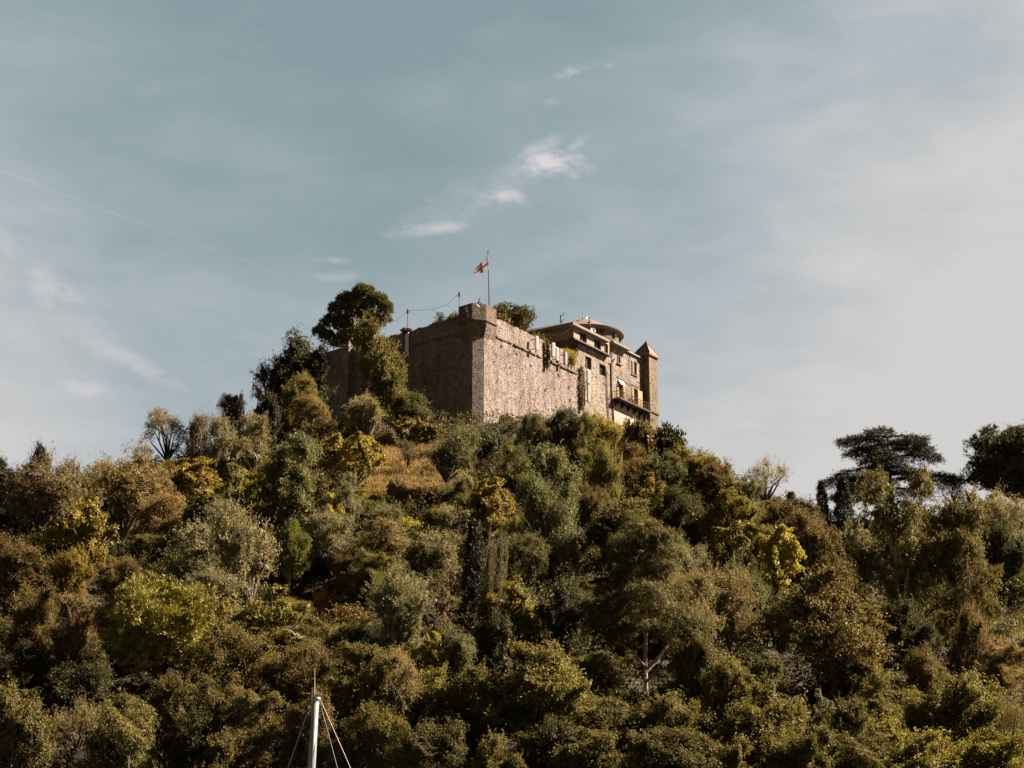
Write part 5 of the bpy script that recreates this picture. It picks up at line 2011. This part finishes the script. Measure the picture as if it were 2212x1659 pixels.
 ('broad', 2102, 1460, 142, 150, 'gy', 'wide yellow-olive tree near the bottom right corner'),
 ('fine', 2168, 1384, 112, 120, 'ot', 'tan tree at the right edge beneath the pale grass bank'),
 ('fine', 2106, 1316, 86, 150, 'ru', 'rusty drooping tree left of the pale grass bank'),
 ('broad', 1972, 1555, 160, 150, 'gy', 'green tree at the bottom edge right of centre corner'),
 ('broad', 2140, 1585, 150, 130, 'gy', 'yellow-green tree filling the bottom right corner'),
 ('broad', 1746, 1580, 115, 130, 'ho', 'small olive green tree at the bottom edge under the silver sprig'),
 ('broad', 1662, 1488, 130, 150, 'ho', 'mid green tree below the silver-leaved flank of the round right oak'),
 ('broad', 1830, 1510, 88, 130, 'od', 'dim small tree in the shade right of the silver sprig'),
 ('bigleaf', 1775, 1492, 50, 110, 'sv', 'thin silver sprig tree in the dark gap under the round right oak'),
 ('broad', 1652, 1396, 94, 110, 'od', 'shaded tree at the lower left of the round right oak'),
 ('broad', 1690, 1622, 85, 90, 'ho', 'low bush-like tree at the bottom edge left of the small olive green one'),
 ('broad', 1870, 1590, 110, 130, 'ho', 'leafy tree at the bottom edge between two gaps'),
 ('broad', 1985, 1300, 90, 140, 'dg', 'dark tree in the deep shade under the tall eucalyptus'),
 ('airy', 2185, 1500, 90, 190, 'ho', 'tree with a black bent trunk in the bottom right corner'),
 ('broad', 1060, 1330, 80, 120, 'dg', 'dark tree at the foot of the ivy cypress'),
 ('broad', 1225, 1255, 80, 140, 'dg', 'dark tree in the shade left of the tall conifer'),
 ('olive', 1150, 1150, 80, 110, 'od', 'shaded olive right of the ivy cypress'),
 ('fine', 1110, 1110, 70, 110, 'gy', 'green bushy tree beneath the golden one under the corner'),
 ('fine', 1270, 1050, 80, 100, 'ru', 'brown thicket tree right of the tall pale green one'),
]
for row in T:
    grow(*row)

# --- lower trees and shrubs that close the gaps of the wood
PREP = set('beside under below on at in with left right above between touching tucked directly right just behind against beneath spreading standing filling poking first second third rising leaning close under clinging low near from along of beyond two'.split())
LAND = []
for o in scene.objects:
    if o.type == 'EMPTY' and o.get('category') in ('tree', 'shrub') and o.location.y < 290:
        wds = o['label'].split()
        k = next((n_ for n_, w_ in enumerate(wds) if n_ > 1 and w_.strip(',') in PREP), len(wds))
        LAND.append((o.location.x, o.location.y, ' '.join(wds[:k]).strip(','), o['label']))
SHORT = {}
for l in LAND: SHORT[l[2]] = SHORT.get(l[2], 0) + 1
TAKEN = set()


def bush_label(x, y, tn):
    """name a bush by the nearest tree that can be told from the others"""
    hue = dict(od='dull green', ho='olive green', dg='dark green', hb='brownish', gy='yellowish', gg='grey-green')[tn]
    for a, b_, s, full in sorted(LAND, key=lambda l: (l[0] - x) ** 2 + (l[1] - y) ** 2):
        ref = s if SHORT[s] == 1 else full
        dx, dy = x / y * b_ - a, y - b_
        rel = ('just right of' if dx > 0 else 'just left of') if abs(dx) > abs(dy) * .8 else ('behind' if dy > 0 else 'in front of')
        lab = 'low %s bush %s the %s' % (hue, rel, ref)
        if len(lab.split()) <= 16 and (rel, ref) not in TAKEN:
            TAKEN.add((rel, ref))
            return lab
    return 'low bush closing a gap between the taller hillside trees'


USED = [(o.location.x, o.location.y, 2.2) for o in scene.objects if o.type == 'EMPTY' and o.get('category') in ('tree', 'shrub')]
gf = np.random.default_rng(21)
nf = 0
BANK0 = [(hit(px, py), r) for px, py, r in ((880, 1040, 8), (930, 985, 8), (850, 1010, 8), (830, 1085, 5), (900, 950, 4), (555, 1000, 4), (2185, 1350, 7), (1410, 1480, 1.2), (1110, 930, 3))]
for _ in range(20000):
    if nf >= 300: break
    y = gf.uniform(134, 258)
    x = gf.uniform(-1, 1) * (y * .262 + 3)
    if any((x - a) ** 2 + ((y - b_) * .8) ** 2 < (r_ + (.1 if y < 205 else .35)) ** 2 for a, b_, r_ in USED): continue
    if any((x - p.x) ** 2 + (y - p.y) ** 2 < r_ * r_ for p, r_ in BANK0): continue
    kd = ('broad', 'fine', 'shrub', 'fine', 'broad', 'olive')[nf % 6]
    ht = gf.uniform(2.2, 4.2) * (.8 if y > 225 else 1)
    tn = ('od', 'ho', 'dg', 'hb', 'gy', 'gg')[int(gf.integers(0, 6))]
    plant(kd, (x, y, tz(x, y) - .5), gf.uniform(3.6, 5.6), ht, tn, bush_label(x, y, tn), cname='bush', jit=.15)
    USED.append((x, y, 1.6))
    nf += 1

# --- plants on the castle
def on_castle(kind, p, Wd, Ht, tint, label):
    return plant(kind, p, Wd, Ht, tint, label)


on_castle('pine', PR(12.6, -4.2, 94.0) , 6.2, 6.6, (.12, .11, .035), 'rounded green pine on the terrace behind the sunlit rampart')
on_castle('shrub', PR(6.2, -1.6, 94.0), 3.0, 2.6, 'ru', 'rust brown shrub on the rampart beside the flagstaff')
on_castle('shrub', PR(9.0, -1.6, 94.0), 2.6, 1.9, 'go', 'amber shrub along the rampart under the rounded pine')
on_castle('shrub', PR(17.2, -2.6, 94.0), 4.0, 3.0, 'ru', 'brown creeper bush on the terrace by the white panels')
on_castle('shrub', PR(22.3, -.2, 93.0), 2.4, 3.2, 'yl', 'yellow plant growing beside the slim round antenna')
on_castle('shrub', PR(20.6, -.5, 94.3), 1.5, 1.1, 'st', 'pale flowering plant on the wall next to the slim round antenna')
on_castle('palm', PL(6.9, -.6, 93.3), 2.3, 3.2, (.05, .028, .022), 'spiky dark agave on top of the shaded wall')
on_castle('shrub', PL(3.6, -.9, 94.0), 3.4, 1.9, 'gy', 'green shrub on top of the shaded wall near the turret')
on_castle('shrub', PL(12.5, .05, 94.4), 1.8, .95, 'rd', 'tuft of red plant above the long white panel')
on_castle('shrub', PL(15.5, -.4, 94.4), 1.6, .7, 'od', 'low weeds on the wall top near the yellow-green leafy tree')

# hanging creepers on the sunlit rampart
def creeper(u, z1, z0, w_, lab, tint):
    g = np.random.default_rng(int(u * 10))
    n = 230
    z = g.uniform(z0, z1, n)
    wv = w_ * np.interp(z, [z0, (z0 + z1) / 2, z1], [.25, .8, 1])
    uu = u + g.uniform(-1, 1, n) * wv
    oo = .1 + .3 * g.random(n)
    P = np.stack([C0.x + U.x * uu + NN.x * oo, C0.y + U.y * uu + NN.y * oo, z], 1)
    D = np.repeat(np.array([[NN.x, NN.y, -.4]]), n, 0)
    V_ = shoots_to_leaves(g, P, D, 8, .3, .2, .09, -.4, .5, .07, .1)
    o = empty('creeper', PR(u, 0, z0))
    tag(o, lab, 'climbing plant', 'creepers on the castle wall')
    V_ = V_ - np.array(o.location)
    c = link('foliage', quad_mesh('creeper_foliage', V_, M_LEAF), o)
    c.color = (*TINT[tint], 1)
    mb = MB()
    p0, p1 = PR(u, .05, z0) - o.location, PR(u, .05, z1) - o.location
    mb.tube([p0, p0.lerp(p1, .5) + Vector((.15, 0, 0)), p1], .05, 4)
    b_ = link('stems', mb.mesh('creeper_stem', M_BARK), o)
    b_.color = (.07, .05, .035, 1)


creeper(15.4, 95.1, 91.0, .34, 'dark dry creeper hanging on the rampart between white panels', 'hb')
creeper(24.6, 93.6, 87.0, .36, 'long brown creeper falling down the joint between rampart and house', 'hb')

# --- trees built to their own outline
def hero(name, loc, lobes_px, depth_y, tint, label, fn, bark, forks, r0):
    """crown lobes given by where they stand around the trunk; real size at this distance"""
    g = np.random.default_rng(len(lobes_px))
    base = Vector(loc)
    lob = []
    for px, py, r in lobes_px:
        p = at_y(px, py, depth_y + g.uniform(-1.5, 1.5)) - base
        m = r * .74 * (depth_y / CP) / F
        lob.append((np.array(p), (m, m * 1.1, m * .85)))
    V_ = fn(g, lob)
    o = empty(name, base)
    tag(o, label, 'tree', GROUP[name])
    c = link('crown', quad_mesh('crown', V_, M_NEEDLE if name == 'pine_tree' else M_LEAF), o)
    c.color = (*tint, 1)
    mb = MB()
    limbs(g, mb, (0, 0, -1.0), forks, [tuple(l[0]) for l in lob], r0, .3, 7)
    b_ = link('trunk', mb.mesh('trunk', M_BARK), o)
    b_.color = (*bark, 1)
    return o


def pine_fn(g, lob):
    P, D = lobes_to_shoots(g, lob, 150, .25, .74, .72)
    return np.concatenate([needle_tufts(g, P, D, 11, .55, .075, .5), shoots_to_leaves(g, P, D, 5, .3, .34, .14, .5, .5, .16), core(g, lob, 40)])


yy = PL(24, -6, 0).y
bz = at_y(768, 760, yy)
hero('pine_tree', (bz.x, yy, 94.0),
     [(785, 634, 26), (815, 652, 26), (834, 668, 18), (748, 650, 24), (770, 670, 30), (800, 690, 26), (726, 668, 19), (716, 692, 17), (742, 700, 26), (690, 717, 15), (706, 728, 19),
      (738, 735, 21), (765, 728, 24), (792, 712, 20), (834, 690, 12), (822, 702, 10), (760, 744, 13), (722, 745, 10), (776, 640, 20), (700, 700, 11)],
     yy, (.125, .115, .032), 'umbrella pine with a dark lobed crown rising behind the castle bastion', pine_fn, (.06, .04, .03), (.2, 0, 2.0), .34)


def olive_fn(g, lob):
    P, D = lobes_to_shoots(g, lob, 190, .2, .7, .45)
    k = g.choice(len(P), 60)
    return np.concatenate([shoots_to_leaves(g, P, D, 11, .6, .2, .07, .4, .5, .1, .05), shoots_to_leaves(g, P[k], D[k], 12, 1.0, .2, .06, 1.0, .3, .05)])


gb = hit(366, 1018)
ho = hero('olive_tree', gb, [(335, 900, 17), (352, 910, 17), (372, 915, 17), (328, 925, 15), (322, 942, 12), (384, 930, 15), (390, 952, 13), (380, 970, 11), (350, 895, 13), (360, 935, 13), (340, 915, 14), (395, 935, 10)],
          gb.y, TINT['ol'], 'leaning olive with two bare dark trunks on the left skyline', olive_fn, (.04, .03, .024), (-.3, 0, 1.2), .26)

# ------------------------------------------------------------------ dry grass, undergrowth, twigs
def place_mask(pts):
    return [(hit(px, py), r) for px, py, r in pts]


BARE = place_mask([(880, 1040, 3.5), (840, 1030, 3.0), (930, 990, 3.5), (870, 985, 3.0), (960, 1060, 2.5), (900, 950, 2.5), (550, 1000, 3.0), (820, 1012, 3.2), (905, 1060, 2.6), (850, 1078, 2.6), (945, 1020, 2.6), (800, 1078, 2.6), (842, 1108, 2.4), (785, 1048, 2.6), (1000, 1012, 2.0), (690, 1340, 2.0), (1215, 1210, 1.5)])
g = np.random.default_rng(5)
N_ = 7600
xs = g.uniform(-82, 82, N_)
ys = g.uniform(128, 276, N_)
yc = np.interp(xs, CXS, [c[2] for c in CREST])
ok = (ys < yc + 2) & (np.abs(xs) < ys * .285 + 4)
for p, r in BARE: ok &= (xs - p.x) ** 2 + ((ys - p.y) * .7) ** 2 > r * r
# keep clear of the castle footprint
du = (xs - C0.x) * NN.x + (ys - C0.y) * NN.y
dv = (xs - B0.x) * MM.x + (ys - B0.y) * MM.y
ok &= (du > .6) | (dv > .6)
xs, ys = xs[ok], ys[ok]
zs = terrain(xs, ys)
n = len(xs)
per = 20
R1 = (.7 + 2.1 * g.random(n) ** 1.6) * np.where(ys > 236, .6, 1)
D = sph(g, n * per, .35)
P = np.repeat(np.stack([xs, ys, zs + .35 * R1], 1), per, 0) + D * np.repeat(R1, per)[:, None] * np.array([1, 1, .9]) * g.uniform(.5, 1, (n * per, 1))
V_ = shoots_to_leaves(g, P, D, 6, .5, .30, .15, .5, .5, .14, .03)
ug = link('undergrowth', quad_mesh('undergrowth', V_, M_LEAF))
ug.color = (.075, .064, .028, 1)
tag(ug, 'brown-green brambles and low scrub covering the slope between the trees', 'undergrowth', None, 'stuff')

PALE = place_mask([(2180, 1335, 4.5), (2200, 1385, 4.0), (2150, 1325, 3.0)])


def grass(name, spots, col, lab, cat):
    cen = []
    for p, r in spots:
        m = int(1500 * r)
        a, k = g.uniform(0, 2 * PI, m), np.sqrt(g.random(m)) * r * 1.1
        cen.append(np.stack([p.x + np.cos(a) * k, p.y + np.sin(a) * k * 1.3], 1))
    cen = np.concatenate(cen)
    # tufts, not an even lawn
    keep = (np.sin(cen[:, 0] * 1.9) + np.sin(cen[:, 1] * 2.3 + cen[:, 0]) + np.sin(cen[:, 0] * 4.1 - cen[:, 1] * 3.2)) > g.uniform(-2.2, 1.2, len(cen))
    cen = cen[keep]
    zc = terrain(cen[:, 0], cen[:, 1])
    h = g.uniform(.3, 1.0, len(cen)) * (.7 + .5 * np.sin(cen[:, 0] * 1.3 + cen[:, 1] * 1.7) ** 2)
    ax = unit(np.stack([g.normal(size=len(cen)) * .4, g.normal(size=len(cen)) * .4, np.ones(len(cen))], 1))
    base = np.concatenate([cen, zc[:, None]], 1)
    V_ = leaf_quads(base + ax * h[:, None] * .45, ax, g.normal(size=(len(cen), 3)) * np.array([1, 1, .1]), h, np.full(len(cen), .055))
    o = link(name, quad_mesh(name, V_, M_LEAF))
    o.color = (*col, 1)
    tag(o, lab, cat, None, 'stuff')


grass('dry_grass', BARE, (.31, .215, .105), 'straw coloured dry grass on the open bank below the castle', 'dry grass')
grass('pale_grass', PALE, (.33, .28, .16), 'pale faded grass on the bank at the right edge', 'grass')


# bare pale branches that catch the sun
def branch(pix, rad, lab, colr, dy=0.0):
    h0 = hit(*pix[0]) if dy == 0 else None
    y0 = dy if dy else h0.y - 3
    p = [at_y(x, y, y0 - .15 * i) for i, (x, y) in enumerate(pix)]
    o = empty('dead_branch', p[0])
    tag(o, lab, 'branch', 'bare pale branches among the trees')
    mb = MB()
    sp = spline([q - p[0] for q in p], 4)
    mb.tube(sp, [rad * (1 - .75 * i / (len(sp) - 1)) for i in range(len(sp))], 5)
    for q in range(3):
        i = int(len(sp) * (.35 + .2 * q))
        s = sp[i]
        mb.tube([s, s + Vector((random.uniform(-.5, .5), random.uniform(-.3, .3), random.uniform(.1, .5)))], [rad * .35, rad * .12], 4)
    b_ = link('wood', mb.mesh('branch_wood', M_BARK), o)
    b_.color = (*colr, 1)


scene.cycles.max_bounces = 6
scene.cycles.diffuse_bounces = 2
scene.cycles.glossy_bounces = 2
scene.cycles.transmission_bounces = 4
scene.cycles.transparent_max_bounces = 4
scene.cycles.use_adaptive_sampling = True
scene.cycles.adaptive_threshold = .01
scene.render.film_transparent = False
